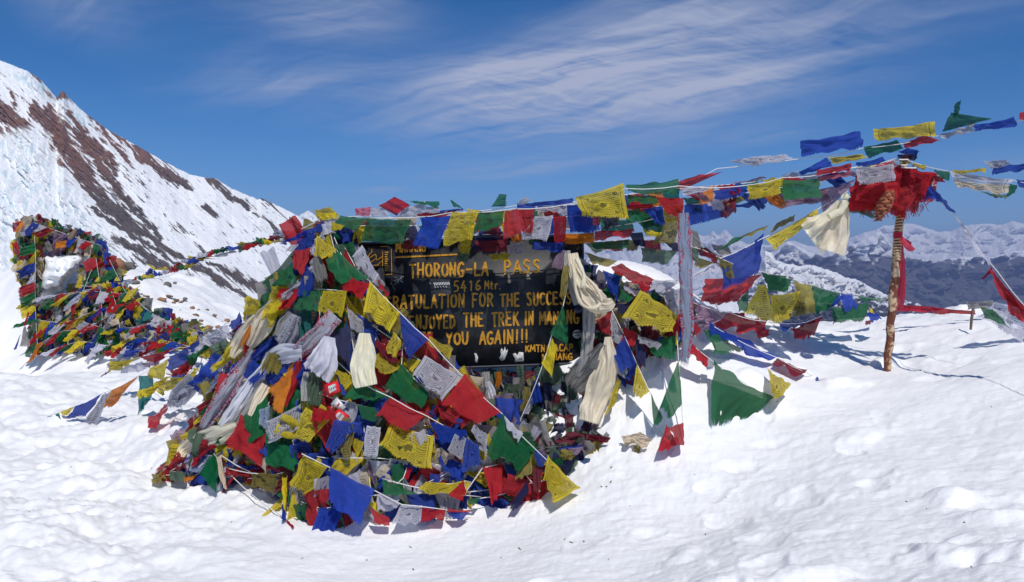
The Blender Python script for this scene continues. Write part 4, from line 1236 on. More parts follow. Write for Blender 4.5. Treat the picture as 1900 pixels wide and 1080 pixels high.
for name, lab, ol in (('sticker', 'narrow torn white sticker', [(880, 655), (884, 656), (887, 663), (886, 673), (881, 672), (882, 664)]),
                      ('sticker', 'hand-shaped scrap of pale paper', [(931, 646), (934, 652), (937, 643), (939, 651), (942, 648), (941, 656), (936, 668), (930, 670), (926, 665), (930, 658), (928, 651)]),
                      ('sticker', 'white torn sticker with faint print', [(951, 657), (956, 655), (960, 659), (963, 653), (971, 654), (972, 670), (955, 672), (956, 666)]),
                      ('sticker', 'round grey sticker', [(1071 + 8.5 * cos(a * pi / 8), 620 + 8.5 * sin(a * pi / 8)) for a in range(16)])):
    V, Fc = prism(ol, .001, .0035 + .0003 * len(ol) / 10); sub(name, V, Fc, [M_PAPER], smooth_=False)['label'] = lab
t = NT('dark_print'); M_INK = t.surf(principled(t, (.03, .03, .035), .6))
t = NT('white_paint'); M_WP = t.surf(principled(t, (.62, .62, .62), .7))
VV, FF = [], []
stroke([(1064, 618), (1078, 616)], 2.2, .0055, rnd, VV, FF); stroke([(1066, 624), (1071, 621), (1076, 624)], 1.4, .0055, rnd, VV, FF); stroke([(962, 666), (969, 666)], 1.5, .0055, rnd, VV, FF)
sub('print', VV, np.array(FF), [M_INK], smooth_=False)
VV, FF = [], []
for k in range(10):
    stroke([(805 + k * 3, 524.5 - .1 * k), (807 + k * 3, 529 - .1 * k)], 1.5, .0045, rnd, VV, FF)
    if k % 2: stroke([(804 + k * 2.6, 531), (805.6 + k * 2.6, 534)], 1.3, .0045, rnd, VV, FF)
stroke([(797, 524), (799, 527)], 1.4, .0045, rnd, VV, FF)
for k in range(46):
    a = rnd.uniform(0, 6.28); r = abs(rnd.gauss(0, 5)); u, v = 739 + 1.2 * r * cos(a), 520 + r * sin(a); stroke([(u, v), (u + rnd.uniform(-2, 2), v + rnd.uniform(-2, 2))], .8, .0045, rnd, VV, FF)
sub('white_marks', VV, np.array(FF), [M_WP], smooth_=False)['kind'] = 'stuff'

# ------------------------------------------------------------------ silk scarves: long pleated cloths
def scarf(label, path, key='k', kind='silk', pleats=4, depth=.28, group=None, D=None, off=.2, cat='scarf', name='silk_scarf', rnd=None, tatter=0.0, parent=None, na=25, twist=.0):
    """path: (u, v, half width in pixels[, D]) from top to bottom"""
    rnd = rnd or random.Random(sum(map(ord, label)))
    pts_ = []
    for a in path:
        d = a[3] if len(a) > 3 else (D if D else pile_D(a[0], a[1]) - off)
        pts_.append((a[0], a[1], a[2], d))
    q = np.array(pts_, float); tt = np.r_[0, np.cumsum(np.hypot(np.diff(q[:, 0]), np.diff(q[:, 1])))]; L = tt[-1]
    nl = max(12, int(L / 4)); ts = np.linspace(0, L, nl)
    c = np.stack([np.interp(ts, tt, q[:, i]) for i in range(4)], 1)
    for _ in range(2): c[1:-1] = (c[:-2] + 2 * c[1:-1] + c[2:]) / 4
    dd = np.gradient(c[:, :2], axis=0); dd /= np.linalg.norm(dd, axis=1)[:, None] + 1e-9; nn = np.c_[-dd[:, 1], dd[:, 0]]
    s = np.linspace(-1, 1, na); V = []; s0 = rnd.random() * 50
    for i in range(nl):
        hw = c[i, 2]; ww = hw * c[i, 3] / F
        sh = s + .12 * pnoise(s * 2 + s0, np.full(na, ts[i] / 40), 3)
        e = hw * (1 + .12 * pnoise(np.full(na, s0) + np.sign(s) * 5, np.full(na, ts[i] / 18.), 4))
        du = nn[i, 0] * sh * e; dv = nn[i, 1] * sh * e
        ph = s0 + twist * ts[i] / 60
        dz = ww * depth * (.30 * np.sin(pi * pleats * s + ph + 2.6 * pnoise(s + s0, np.full(na, ts[i] / 45.), 6)) + .75 * (1 - 2 * np.abs(pnoise(s * pleats * .8 + s0 + ts[i] / 160, np.full(na, ts[i] / 70.), 16))) + .45 * pnoise(s * 5 + s0, np.full(na, ts[i] / 30.), 18)) + ww * .35 * (s ** 2) + ww * .22 * pnoise(s * 2.4 + s0, np.full(na, ts[i] / 45.), 8)
        if tatter and i > nl * .6: dv = dv + tatter * (i / nl - .6) * 30 * pnoise(s * 6 + s0, s * 0, 9)
        for j in range(na): V.append(P(c[i, 0] + du[j], c[i, 1] + dv[j], c[i, 3] + dz[j]))
    uvm = np.stack(np.meshgrid(1 - ts / L, np.linspace(0, 1, na), indexing='ij'), -1)[..., ::-1].reshape(-1, 2)
    V = np.array(V)
    if parent is None:
        me = mesh_from(name, V, grid_faces(nl, na), uv=uvm, mats=[cloth(key, kind)])
        return tag(obj(name, me), label, cat, group)
    me = mesh_from(name, V - np.array(parent.location), grid_faces(nl, na), uv=uvm, mats=[cloth(key, kind)])
    o_ = obj(name, me, parent); return o_
LW = 'loose scarves and cloths tied to the piles'
scarf('white scarf with pink printed border hanging straight down to the snow right of the sign', [(1268, 395, 10, 5.62), (1270, 430, 13, 5.58), (1272, 500, 13, 5.55), (1273, 560, 13, 5.52), (1276, 600, 13, 5.5), (1274, 640, 9, 5.5), (1268, 690, 6, 5.5)], 'c', 'scarf', 1.2, .3, None, name='hanging_scarf')
scarf('big cream silk scarf knotted and looped right beside the sign lettering', [(1062, 470, 10, 5.5), (1066, 500, 12, 5.45), (1082, 535, 18, 5.4), (1105, 560, 23, 5.38), (1128, 566, 14, 5.42), (1140, 558, 6, 5.5)], 'k', 'silk', 3.5, .4)
scarf('cream satin scarf hanging as a long bright fold below the sign\'s right end', [(1128, 625, 6), (1130, 660, 17), (1120, 700, 25), (1105, 740, 24), (1092, 785, 19)], 'k', 'silk', 2.2, .3)
scarf('greyish tattered scarf spread beside the long cream one under the sign corner', [(1122, 640, 8), (1100, 680, 24), (1075, 705, 26), (1060, 725, 18)], 's', 'plain', 4, .3, tatter=1)
scarf('thin grey cloth hanging down along the sign\'s right edge', [(1092, 560, 12), (1092, 620, 12), (1086, 670, 10), (1070, 700, 6)], 's', 'silk', 3, .4)
scarf('pale scarf strand draped beside the yellow flag near the sign\'s right corner', [(1052, 465, 6, 5.6), (1056, 500, 9, 5.55), (1064, 540, 9, 5.5), (1075, 565, 10, 5.45)], 's', 'silk', 2, .4)
scarf('pinkish grey cloth pinched at the sign\'s upper right', [(1048, 465, 4, 5.6), (1038, 480, 10, 5.58), (1032, 500, 10, 5.58)], 'v', 'plain', 2, .3)
scarf('cream scarf with a fringed end hanging left of the yellow flags on the pile', [(676, 618, 9), (675, 650, 20), (674, 690, 22), (680, 718, 20)], 'k', 'silk', 3, .35, off=.26)
scarf('white frayed cloth spreading above the red price cards', [(612, 625, 10), (606, 650, 22), (596, 680, 30), (585, 695, 30)], 'w', 'silk', 3, .25, off=.24, tatter=1)
scarf('white scarf with small red print slanting down from the square yellow flag', [(622, 585, 16), (598, 612, 17), (570, 640, 16), (548, 658, 14)], 'w', 'scarf', 1.2, .3, off=.24)
scarf('white gathered cloth lying across the left of the pile below the red-print scarf', [(560, 655, 14), (530, 655, 20), (505, 665, 16), (488, 685, 8)], 'w', 'silk', 3, .4, off=.26)
scarf('cream scarf with an orange patch below the round yellow flag on the left', [(480, 590, 12), (462, 612, 18), (445, 640, 17), (430, 665, 5)], 'k', 'silk', 3, .35, off=.2)
scarf('orange rag twisted into the cream scarf on the left shoulder', [(468, 605, 6), (460, 625, 9), (448, 645, 5)], 'o', 'plain', 2, .3, off=.25)
scarf('cream bunched scarf left of the red flag on the pile', [(512, 560, 10), (495, 590, 20), (478, 622, 16), (462, 645, 8)], 'k', 'silk', 4, .4, off=.2)
scarf('short dirty scarf bunched between the red and green flags', [(540, 580, 6), (528, 600, 12), (515, 625, 8)], 's', 'silk', 3, .4, off=.2)
scarf('long white scarf running steeply down the left side of the pile', [(470, 650, 8), (448, 685, 14), (420, 725, 16), (392, 770, 14), (372, 805, 8)], 'w', 'scarf', 1.6, .4, off=.18)
scarf('second long white scarf below the blue printed flag', [(505, 665, 7), (470, 710, 13), (440, 755, 15), (412, 795, 12)], 'w', 'silk', 3, .4, off=.2)
scarf('grey white scarf twisted along the middle left of the pile', [(500, 700, 8), (470, 745, 12), (438, 790, 14), (400, 815, 10)], 's', 'silk', 3, .4, off=.16)
scarf('short cream strip pointing down above the large green flag', [(495, 715, 10), (478, 742, 9), (462, 772, 4)], 'k', 'silk', 2, .4, off=.22)
scarf('thick cream scarf lying flat across the lower left of the pile', [(440, 792, 10), (405, 808, 18), (370, 818, 18), (340, 835, 12), (332, 852, 6)], 'k', 'silk', 3.5, .4, off=.2)
scarf('pale blue striped scarf slanting over the left shoulder of the pile', [(420, 665, 10), (400, 695, 13), (380, 725, 10)], 'c', 'print', 2, .35, off=.15)
scarf('lilac printed cloth gathered at the left edge of the pile', [(362, 705, 16), (340, 728, 20), (318, 750, 12)], 'w', 'print', 3, .3, off=.12)
scarf('olive shredded cloth hanging under the white gathered scarf', [(508, 655, 8), (505, 675, 18), (500, 692, 20)], 'n', 'plain', 5, .4, off=.3, tatter=1.2)
scarf('frayed grey tassel cloth below the top knot of the pile', [(588, 478, 8), (592, 500, 13), (600, 522, 10)], 's', 'plain', 4, .4, off=.2, tatter=1.2)
scarf('lilac printed cloth bunched in the middle of the pile', [(550, 585, 10), (540, 612, 18), (528, 640, 16)], 'w', 'print', 3, .3, off=.16)
scarf('striped white rag curling through the lower middle of the pile', [(640, 775, 5), (648, 800, 11), (640, 830, 10), (646, 855, 6)], 'n', 'print', 3, .4, off=.14)
scarf('green grey cloth folded beside the red price cards', [(590, 690, 14), (585, 720, 20), (580, 755, 14)], 'x', 'plain', 4, .4, off=.14)
scarf('grey shiny rag left of the red price cards', [(568, 690, 5), (566, 715, 8), (566, 745, 8)], 's', 'silk', 2, .4, off=.2)
scarf('green vertical folded cloth in the centre of the pile', [(552, 700, 8), (548, 750, 14), (540, 800, 18), (535, 850, 20)], 'g', 'plain', 4, .35, off=.10)
for lab, pth, k in (('tattered brown rag dangling under the sign\'s bottom edge', [(900, 690, 8), (902, 720, 10), (898, 750, 8)], 's'), ('torn white rag below the sign beside the red flag', [(905, 708, 4), (912, 725, 9), (915, 745, 6)], 'w'),
                    ('beige bundle of cloth under the middle of the sign', [(942, 732, 6), (944, 750, 11), (950, 772, 8)], 'k'), ('green cloth hanging under the sign\'s right half', [(1015, 680, 22), (1018, 700, 26), (1016, 712, 20)], 'x'),
                    ('dark purple rag below the small blue flag', [(1012, 710, 10), (1014, 735, 14), (1010, 760, 12)], 'd'), ('torn pale rag next to the small blue flag', [(1030, 735, 5), (1042, 745, 12), (1036, 760, 8)], 's'),
                    ('grey shredded strip at the foot of the sign', [(1040, 775, 8), (1025, 800, 8), (1018, 820, 5)], 's'), ('dirty yellow cloth at the foot of the hanging string', [(975, 790, 8), (985, 805, 14), (985, 825, 10)], 'n'),
                    ('orange rag under the sign\'s left part', [(925, 690, 5), (926, 705, 6), (922, 720, 3)], 'o'), ('twisted dark strip of cloth under the sign', [(1055, 735, 3), (1040, 765, 5), (1005, 795, 4)], 's'),
                    ('dark blue cloth strip hanging under the sign\'s left part', [(885, 695, 9), (888, 730, 9), (895, 760, 6)], 'd'), ('faded green cloth strip near the sign\'s foot', [(1058, 700, 8), (1062, 735, 10), (1055, 775, 9)], 'x')):
    scarf(lab, [(a, b, c_, 5.80) for a, b, c_ in pth], k, 'plain' if k in 'xdno' else 'silk', 3, .4, tatter=1)
# knots and loops of the big cream scarf
def ropy(name, label, path, rad, mat, cat=None, parent=None, sides=9, jit=.12):
    rn = random.Random(len(label or name)); w = resample([np.array(p) for p in path], .03)
    V, Fc = tube(w, [rad * (1 + .25 * sin(i * 1.7)) for i in range(len(w))], sides, jitter=jit, rnd=rn)
    return w, V, Fc
rn = random.Random(3)
def knot(label, pts_, rad, key, D, cat='scarf', name='knotted_scarf'):
    o_ = None
    path = [P(u, v, D + dz) for u, v, dz in pts_]
    w = resample([np.array(p) for p in path], .02)
    for _ in range(3): w = [w[0]] + [(w[i - 1] + w[i] * 2 + w[i + 1]) / 4 for i in range(1, len(w) - 1)] + [w[-1]]
    V, Fc = tube(w, [rad * (1 + .22 * sin(i * .9) + .12 * sin(i * 2.3)) for i in range(len(w))], 12, jitter=.07, rnd=rn)
    uv = np.c_[np.tile(np.linspace(0, 1, 12), len(w)), np.repeat(np.linspace(1, .5, len(w)), 12)]
    return tag(obj(name, mesh_from(name, V, Fc, uv=uv, mats=[cloth(key, 'silk')])), label, cat)
knot('cream silk loop hanging in front of the sign\'s right edge', [(1066, 505, 0), (1068, 540, -.03), (1078, 566, -.05), (1100, 574, -.05), (1120, 560, -.02), (1105, 530, 0), (1085, 512, 0)], .011, 'k', 5.36)
knot('second smaller cream silk loop around the knot', [(1070, 480, 0), (1085, 510, -.04), (1080, 540, -.05), (1070, 520, 0), (1062, 490, .02)], .014, 'k', 5.36)
# big cream scarf on the right, tied to the string left of the pole
khr = empty('silk_scarf', P(1560, 385, 6.15)); tag(khr, 'large cream silk scarf tied in a knot on the string left of the crooked pole', 'scarf')
scarf('a', [(1560, 375, 8, 6.1), (1545, 400, 14, 6.1), (1525, 425, 30, 6.1), (1502, 442, 38, 6.12)], 'k', 'silk', 2.4, .22, parent=khr, name='cloth_panel')
scarf('b', [(1566, 372, 7, 6.05), (1562, 400, 15, 6.05), (1551, 435, 24, 6.05), (1540, 468, 27, 6.05)], 'k', 'silk', 2.2, .22, parent=khr, name='cloth_panel')
w = [np.array(P(u, v, 6.0)) for u, v in ((1538, 402), (1548, 396), (1560, 392), (1566, 380), (1572, 368), (1566, 362))]
V, Fc = tube(resample(w, .02), .028, 10, jitter=.1, rnd=rn)
uv = np.c_[np.tile(np.linspace(0, 1, 10), len(V) // 10), np.repeat(np.linspace(1, .5, len(V) // 10), 10)]
obj('knot', mesh_from('knot', V - np.array(khr.location), Fc, uv=uv, mats=[cloth('k', 'silk')]), khr)

# ------------------------------------------------------------------ crooked pole
pl = empty('wooden_pole', P(1645, 690, 6.45)); tag(pl, 'crooked bark-stripped wooden pole standing in the snow at the right', 'pole'); po = -np.array(pl.location)
pth = [(1642, 705, 5.5), (1645, 690, 6.2), (1650, 640, 7.4), (1653, 600, 7.2), (1658, 540, 7.6), (1661, 500, 7.0), (1664, 460, 6.6), (1668, 420, 6.2), (1673, 370, 5.8), (1680, 310, 5), (1683, 284, 4.5)]
w = resample([np.array(P(u, v, 6.45)) for u, v, r in pth], .04)
rad = np.interp([p[2] for p in w][::-1], [P(0, v, 6.45).z for u, v, r in pth], [r / F * 6.45 for u, v, r in pth])[::-1]
w = [p + np.array((.006 * sin(i * 1.1), 0, 0)) for i, p in enumerate(w)]
V, Fc = tube(w, rad, 14, jitter=.07, rnd=rn); obj('shaft', mesh_from('shaft', V + po, Fc, mats=[M_BARK]), pl)
t = NT('tan_binding'); M_BIND = t.surf(principled(t, (.52, .38, .24), .8))
VV, FF, b = [], [], 0
for i in range(17):
    v = 396 + i * 5.4; u = np.interp(v, [a[1] for a in pth][::-1], [a[0] for a in pth][::-1]); r = 7.0 / F * 6.45
    if 430 < v < 444: continue
    ring = [np.array(P(u, v + 1.4 * sin(a / 12 * 2 * pi), 6.45)) + np.array((r * cos(a / 12 * 2 * pi), r * sin(a / 12 * 2 * pi), 0)) for a in range(13)]
    V, Fc = tube(ring, .007, 5); VV.append(V); FF.append(Fc + b); b += len(V)
obj('cord_binding', mesh_from('cord_binding', np.concatenate(VV) + po, np.concatenate(FF), mats=[M_BIND]), pl)['kind'] = 'stuff'
v = 436.5; u = 1666.0; r = 8 / F * 6.45
VV = []; na = 20
for k in range(5):
    for a in range(na): VV.append(np.array(P(u, v - 6 + 3 * k, 6.45)) + np.array((cos(a / na * 2 * pi), sin(a / na * 2 * pi), 0)) * r * (1 + .08 * sin(k * 2.1 + a)))
FF = [(k * na + a, k * na + (a + 1) % na, (k + 1) * na + (a + 1) % na, (k + 1) * na + a) for k in range(4) for a in range(na)]
rb = empty('red_ribbon', P(1666, 436, 6.4)); tag(rb, 'red ribbon tied round the crooked pole with a long tail', 'ribbon')
ro = -np.array(rb.location)
uvr = np.random.RandomState(1).rand(len(VV), 2) * .1 + .4
PAL['R'] = (.52, .008, .045); CNAME['R'] = 'crimson'
obj('band', mesh_from('band', np.array(VV) + ro, FF, uv=uvr, mats=[cloth('R', 'silk')]), rb)
scarf('tail', [(1670, 440, 4, 6.42), (1673, 480, 6, 6.45), (1674, 520, 7, 6.5), (1670, 560, 9, 6.6), (1664, 575, 7, 6.7)], 'R', 'silk', 1.2, .3, parent=rb, name='tail')
scarf('end', [(1672, 442, 4, 6.38), (1682, 452, 7, 6.36), (1690, 460, 8, 6.34), (1693, 456, 8, 6.34)], 'R', 'silk', 1, .3, parent=rb, name='loose_end')

# red bundle of cloth round the pole top
bd = empty('cloth_bundle', P(1660, 330, 6.3)); tag(bd, 'bundle of red gauze cloths with shredded ends wrapped round the top of the crooked pole', 'cloth bundle'); bo = -np.array(bd.location)
rn2 = random.Random(8)
for spec in ('820,400 1050,450 990,600 830,645', '600,505 840,500 850,650 590,625', '700,480 900,470 880,660 690,640', '840,405 960,415 930,640 820,600', '900,430 1070,455 1010,560 900,620', '560,560 760,540 760,690 590,650', '850,420 1110,470 1120,500 960,480', '640,470 860,430 850,600 660,600', '880,520 1010,500 960,690 840,690', '600,440 700,430 720,560 570,600', '780,600 900,560 880,720 790,700', '560,530 850,400 850,650 540,690', '820,395 1080,450 1040,620 840,640', '590,500 780,470 790,610 560,640', '700,560 1000,500 900,660 720,690'):
    pp = [cvt(tuple(map(float, a.split(','))), 'G') for a in spec.split()]; dd = rn2.uniform(6.12, 6.34)
    me = flag_mesh('red_cloth', [np.array(P(u, v, dd + rn2.uniform(-.05, .05))) + bo for u, v in pp], 'r', rn2.random() < .5, rn2, 1.7); obj('red_cloth', me, bd)
for k in range(40):      # shredded threads under the bundle
    pass
VV, FF, b = [], [], 0
for k in range(70):
    u = rn2.uniform(1590, 1722); v = 378 + rn2.uniform(-10, 10) - .12 * abs(u - 1650); L = rn2.uniform(8, 30)
    d = rn2.uniform(6.1, 6.3); pths = [P(u, v, d), P(u + rn2.uniform(-6, 6), v + L * .5, d), P(u + rn2.uniform(-12, 12), v + L, d)]
    V, Fc = tube([np.array(p) for p in pths], .0022, 3); VV.append(V); FF.append(Fc + b); b += len(V)
tm = NT('red_thread'); M_RT = tm.surf(principled(tm, (.34, .01, .015), .8))
obj('threads', mesh_from('threads', np.concatenate(VV) + bo, np.concatenate(FF), mats=[M_RT]), bd)['kind'] = 'stuff'
for spec, k in (('838,325 900,300 965,310 955,350', 'b'), ('840,340 960,330 950,375 850,380', 'd'), ('930,390 1010,400 1000,430 930,410', 'y'), ('850,365 920,365 915,395 860,400', 'n'), ('870,345 930,340 925,370 880,372', 'm')):
    pp = [cvt(tuple(map(float, a.split(','))), 'G') for a in spec.split()]
    obj('rag', flag_mesh('rag', [np.array(P(u, v, 6.28)) + bo for u, v in pp], k, False, rn2, 2.2), bd)
for loop in ([(1660, 302), (1668, 296), (1684, 296), (1692, 303), (1680, 307), (1664, 305), (1660, 302)], [(1664, 298), (1650, 304), (1662, 309), (1700, 312)], [(1735, 328), (1741, 334), (1737, 343), (1729, 345), (1735, 328)]):
    V, Fc = tube(resample([np.array(P(u, v, 6.18)) for u, v in loop], .03), .006, 6); obj('cord_loop', mesh_from('cord_loop', V + bo, Fc, mats=[M_CORD]), bd)
# net-wrapped cone hanging in the bundle: rows of overlapping scales
VV, FF, b = [], [], 0
A0, B0 = np.array(P(1652, 352, 6.02)), np.array(P(1632, 402, 6.02)); ax = (B0 - A0)
for i in range(9):
    f = i / 8; r = .052 * math.sin(pi * (.18 + .72 * f)) ** .8; c0 = A0 + ax * f; n = max(5, int(r / .0105))
    for j in range(n):
        a = 2 * pi * (j + .5 * (i % 2)) / n; o_ = np.array((cos(a), sin(a), 0)); tg = np.array((-sin(a), cos(a), 0)); h = ax / 8 * 1.5; w_ = pi * r / n * 1.0
        p = [c0 + o_ * r * .8, c0 + o_ * r + tg * w_ + h * .5, c0 + o_ * (r + .012) + h, c0 + o_ * r - tg * w_ + h * .5, c0 + o_ * (r - .012) + h * .8]
        VV += p; FF += [(b, b + 1, b + 2, b + 3), (b + 1, b + 4, b + 3, b + 2)]; b += 5
t = NT('dried_cone'); oi = t.new('ShaderNodeNewGeometry').outputs['Position']
M_CONE = t.surf(principled(t, t.mix(t.noise(oi, 70, 3), (.16, .02, .012), (.55, .20, .10)), .7))
obj('cone', mesh_from('cone', np.array(VV) + bo, FF, mats=[M_CONE], smooth_=False), bd)
# thin post under the top of the pile
V, Fc = tube([P(600, 398, 5.9), P(598, 560, 5.9), P(596, 900, 5.95)], [.022, .028, .032], 9); tag(obj('wooden_pole', mesh_from('wooden_pole', V, Fc, mats=[M_WOOD])), 'weathered post holding up the flags left of the sign', 'pole')

# cloths lying on the crest at the right
def cloth_thing(name, label, quads, cat='cloth', seed=1, fold=1.3, depth=None, group=None):
    r_ = random.Random(seed)
    first = None; root = None
    for q_ in quads:
        key, spec = q_[0], q_[1]; crop = q_[2]; D = q_[3]
        pp = [cvt(tuple(map(float, a.split(','))), crop) for a in spec.split()]
        P3 = [np.array(P(u, v, (D if not isinstance(D, tuple) else D[i]) + r_.uniform(-.02, .02))) for i, (u, v) in enumerate(pp)]
        if root is None:
            if len(quads) == 1:
                return tag(obj(name, flag_mesh(name, P3, key[0], len(key) > 1, r_, fold)), label, cat, group)
            root = empty(name, P3[0]); tag(root, label, cat, group); inv = -P3[0]
        obj('fold', flag_mesh('fold', [p + inv for p in P3], key[0], len(key) > 1, r_, fold), root)
    return root
cloth_thing('red_cloth', 'long red cloth strip stretched along the snow crest right of the pole', [('R', '835,585 1050,600 1045,640 832,632', 'H', 7.6), ('r', '1040,600 1300,622 1300,640 1060,645', 'H', 7.55), ('R', '868,590 1010,596 960,625 890,618', 'H', 7.5)])
cloth_thing('prayer_flag', 'green flag on the snow at the right edge beneath the red fringes', [('g', '1320,600 1400,618 1532,750 1370,672', 'H', 6.6)], 'flag')
cloth_thing('printed_cloth', 'thin mauve printed cloth blowing over the snow at the right edge', [('wp', '1400,570 1640,610 1640,900 1330,668', 'H', 6.7)], 'cloth', fold=1.6)
cloth_thing('pale_cloth', 'pale grey cloth bulging behind the green flag at the right edge', [('s', '1240,570 1400,560 1400,620 1270,620', 'H', 7.6)], 'cloth', fold=2)
V, Fc = tube([P(1806, 572, 7.2), P(1803, 590, 7.2), P(1801, 612, 7.2)], [.012, .012, .01], 6); tag(obj('wooden_peg', mesh_from('wooden_peg', V, Fc, mats=[M_WOOD])), 'short dark peg holding the end of the red cloth in the snow', 'peg')
# things lying on the snow
cloth_thing('crumpled_scarf', 'crumpled beige scarf lying alone on the snow between the piles of flags', [('k', '610,790 720,760 800,820 640,850', 'F', 5.28), ('k', '640,780 770,790 740,850 620,830', 'F', 5.2), ('n', '680,840 730,840 720,895 690,890', 'F', 5.18), ('k', '690,800 790,800 760,860 700,860', 'F', 5.16)], 'scarf', 3, 3.2)
cloth_thing('maroon_cloth', 'maroon cloth lying flat on the snow below the sign', [('m', '200,825 300,762 420,775 330,835', 'F', 5.35), ('m', '390,770 550,795 520,830 400,820', 'F', 5.3), ('b', '250,850 400,835 380,865 240,870', 'F', 5.22), ('s', '150,850 300,820 290,850 150,880', 'F', 5.22)], 'cloth', 4, 1.8)
cloth_thing('yellow_rag', 'small yellow and green rags right of the lowest yellow flag', [('n', '250,890 330,870 320,930 240,940', 'F', 5.05), ('g', '200,920 260,910 270,960 200,960', 'F', 5.02), ('v', '300,860 390,850 350,900 300,900', 'F', 5.12)], 'rag', 5, 2)
cloth_thing('green_scrap', 'tiny green scrap of cloth on the open snow', [('g', '1245,905 1270,915 1268,935 1243,930', 'D', 4.9)], 'scrap', 6)
# price cards
def card(label, quad, lab, base, k):
    r0 = empty('red_card' if base == 'red' else 'white_card', P(*cvt(quad[0], 'N'), 4.98)); tag(r0, label, 'card'); inv = -np.array(r0.location)
    q_ = [np.array(P(*cvt(a, 'N'), 4.98 - .01 * k)) for a in quad]; bk = [p + np.array((.004, .016, -.006)) for p in q_]
    mt = {'red': M_CR, 'white': M_PAPER}[base]
    obj('card', mesh_from('card', np.array(q_ + bk) + inv, [(0, 1, 2, 3), (7, 6, 5, 4), (0, 4, 5, 1), (1, 5, 6, 2), (2, 6, 7, 3), (3, 7, 4, 0)], mats=[mt], smooth_=False), r0)
    c0 = sum(q_) / 4
    inner = [c0 + (p - c0) * np.array(1.0) * s_ + np.array((0, -.002, 0)) for p, s_ in zip(q_, (.52, .62, .52, .62))]
    if base == 'red': obj('label', mesh_from('label', np.array(inner) + inv, [(0, 1, 2, 3)], mats=[M_PAPER], smooth_=False), r0)
    VV, FF = [], []
    for i in range(4):
        a = inner[0] * (1 - i / 4 - .1) + inner[1] * (i / 4 + .1); d = inner[3] * (1 - i / 4 - .1) + inner[2] * (i / 4 + .1)
        e = (inner[1] - inner[0]) * .12; p0 = a * .65 + d * .35; p1 = a * .35 + d * .65; oo = np.array((0, -.0015, 0)); b_ = len(VV)
        VV += [p0 + oo, p0 + e + oo, p1 + e + oo, p1 + oo]; FF.append((b_, b_ + 1, b_ + 2, b_ + 3))
    obj('print', mesh_from('print', np.array(VV) + inv, FF, mats=[M_INK if base == 'red' else M_CR], smooth_=False), r0)
t = NT('red_card_board'); M_CR = t.surf(principled(t, (.62, .015, .02), .4))
card('topmost red card with a white label among the flags', [(225, 288), (350, 250), (385, 355), (262, 410)], 1, 'red', 0)
card('white card with red marks between the two red cards', [(288, 486), (348, 416), (436, 512), (392, 552)], 1, 'white', 1)
card('lowest red card with a white label among the flags', [(282, 606), (368, 530), (472, 600), (388, 706)], 1, 'red', 3)
# ------------------------------------------------------------------ stones
def rock_mesh(name, size, rnd, mat):
    n = 10; V = []
    s0 = rnd.random() * 90
    th = np.linspace(0, pi, n); ph = np.linspace(0, 2 * pi, 14)[:-1]
    for a in th:
        for b in ph:
            d = np.array((sin(a) * cos(b), sin(a) * sin(b), cos(a)))
            r = 1 + .38 * float(pnoise(d[0] * 1.3 + s0, d[1] * 1.3 + d[2] * 1.7, 3)) + .15 * float(pnoise(d[0] * 3 + s0, d[1] * 3 - d[2] * 2.7, 5))
            d = np.sign(d) * np.abs(d) ** .82
            V.append(d * r * size)
    m = len(ph); Fc = [(i * m + j, i * m + (j + 1) % m, (i + 1) * m + (j + 1) % m, (i + 1) * m + j) for i in range(n - 1) for j in range(m)]
    return mesh_from(name, V, np.array(Fc)[:, ::-1], mats=[mat], smooth_=False)
def stone_mat(name, a, b):
    t = NT(name); g = t.new('ShaderNodeTexCoord').outputs['Object']
    n = t.noise(g, 6, 6, .7); return t.surf(principled(t, t.mix(t.ramp(n, .3, .7), a, b), .85, t.bump(n, .6, .03), .2))
M_ST1 = stone_mat('brown_stone', (.14, .09, .065), (.30, .19, .13)); M_ST2 = stone_mat('grey_stone', (.09, .085, .085), (.24, .22, .20)); M_ST3 = stone_mat('rust_stone', (.22, .11, .06), (.42, .24, .15))
rn = random.Random(21)
def rock(label, u, v, w_, h_, mat, D=None, cat='rock', group=None, name='rock'):
    D = D or min(ray_ground(u, v + h_ * .3, 3, 24), 22)
    s = D / F
    o_ = obj(name, rock_mesh(name, np.array((w_ * s / 2, w_ * s / 2.3, h_ * s / 2)), rn, mat)); o_.location = P(u, v, D); o_.rotation_euler = (rn.uniform(-.2, .2), rn.uniform(-.35, .35), rn.uniform(0, 6))
    return tag(o_, label, cat, group)
rock('large rusty brown boulder at the right of the far flag heap', 215, 493, 34, 26, M_ST3, 15.6); rock('small dark boulder right of the rusty boulder', 240, 494, 20, 16, M_ST2, 16)
rock('grey angular stone on the maroon cloth below the sign', 1093, 828, 20, 18, M_ST2, 5.15)
G_ = 'small rocks poking out of the snow slope'
for x, y, w_, h_ in ((290, 425, 60, 18), (370, 455, 70, 20), (500, 475, 60, 30), (540, 375, 60, 70), (480, 330, 50, 20), (560, 450, 50, 16), (650, 500, 40, 24), (610, 480, 50, 20), (760, 600, 50, 30), (860, 695, 70, 34), (905, 600, 36, 22), (700, 665, 40, 18), (80, 130, 50, 22),
                     (300, 345, 70, 30), (735, 540, 40, 20), (840, 560, 40, 20), (680, 470, 40, 20), (210, 295, 60, 16), (330, 440, 50, 16), (930, 690, 40, 26), (800, 640, 40, 18), (1000, 640, 50, 26), (890, 640, 30, 16), (560, 400, 36, 26), (590, 500, 30, 14), (640, 560, 26, 12), (720, 520, 36, 14), (780, 560, 30, 16), (600, 350, 30, 20), (960, 655, 34, 18)):
    u, v = cvt((x, y), 'L'); rock('small brown rock half buried in the snow slope behind the piles', u, v + 1, w_ / 4.15, h_ / 4.15, rn.choice((M_ST1, M_ST1, M_ST2, M_ST3)), group=G_)

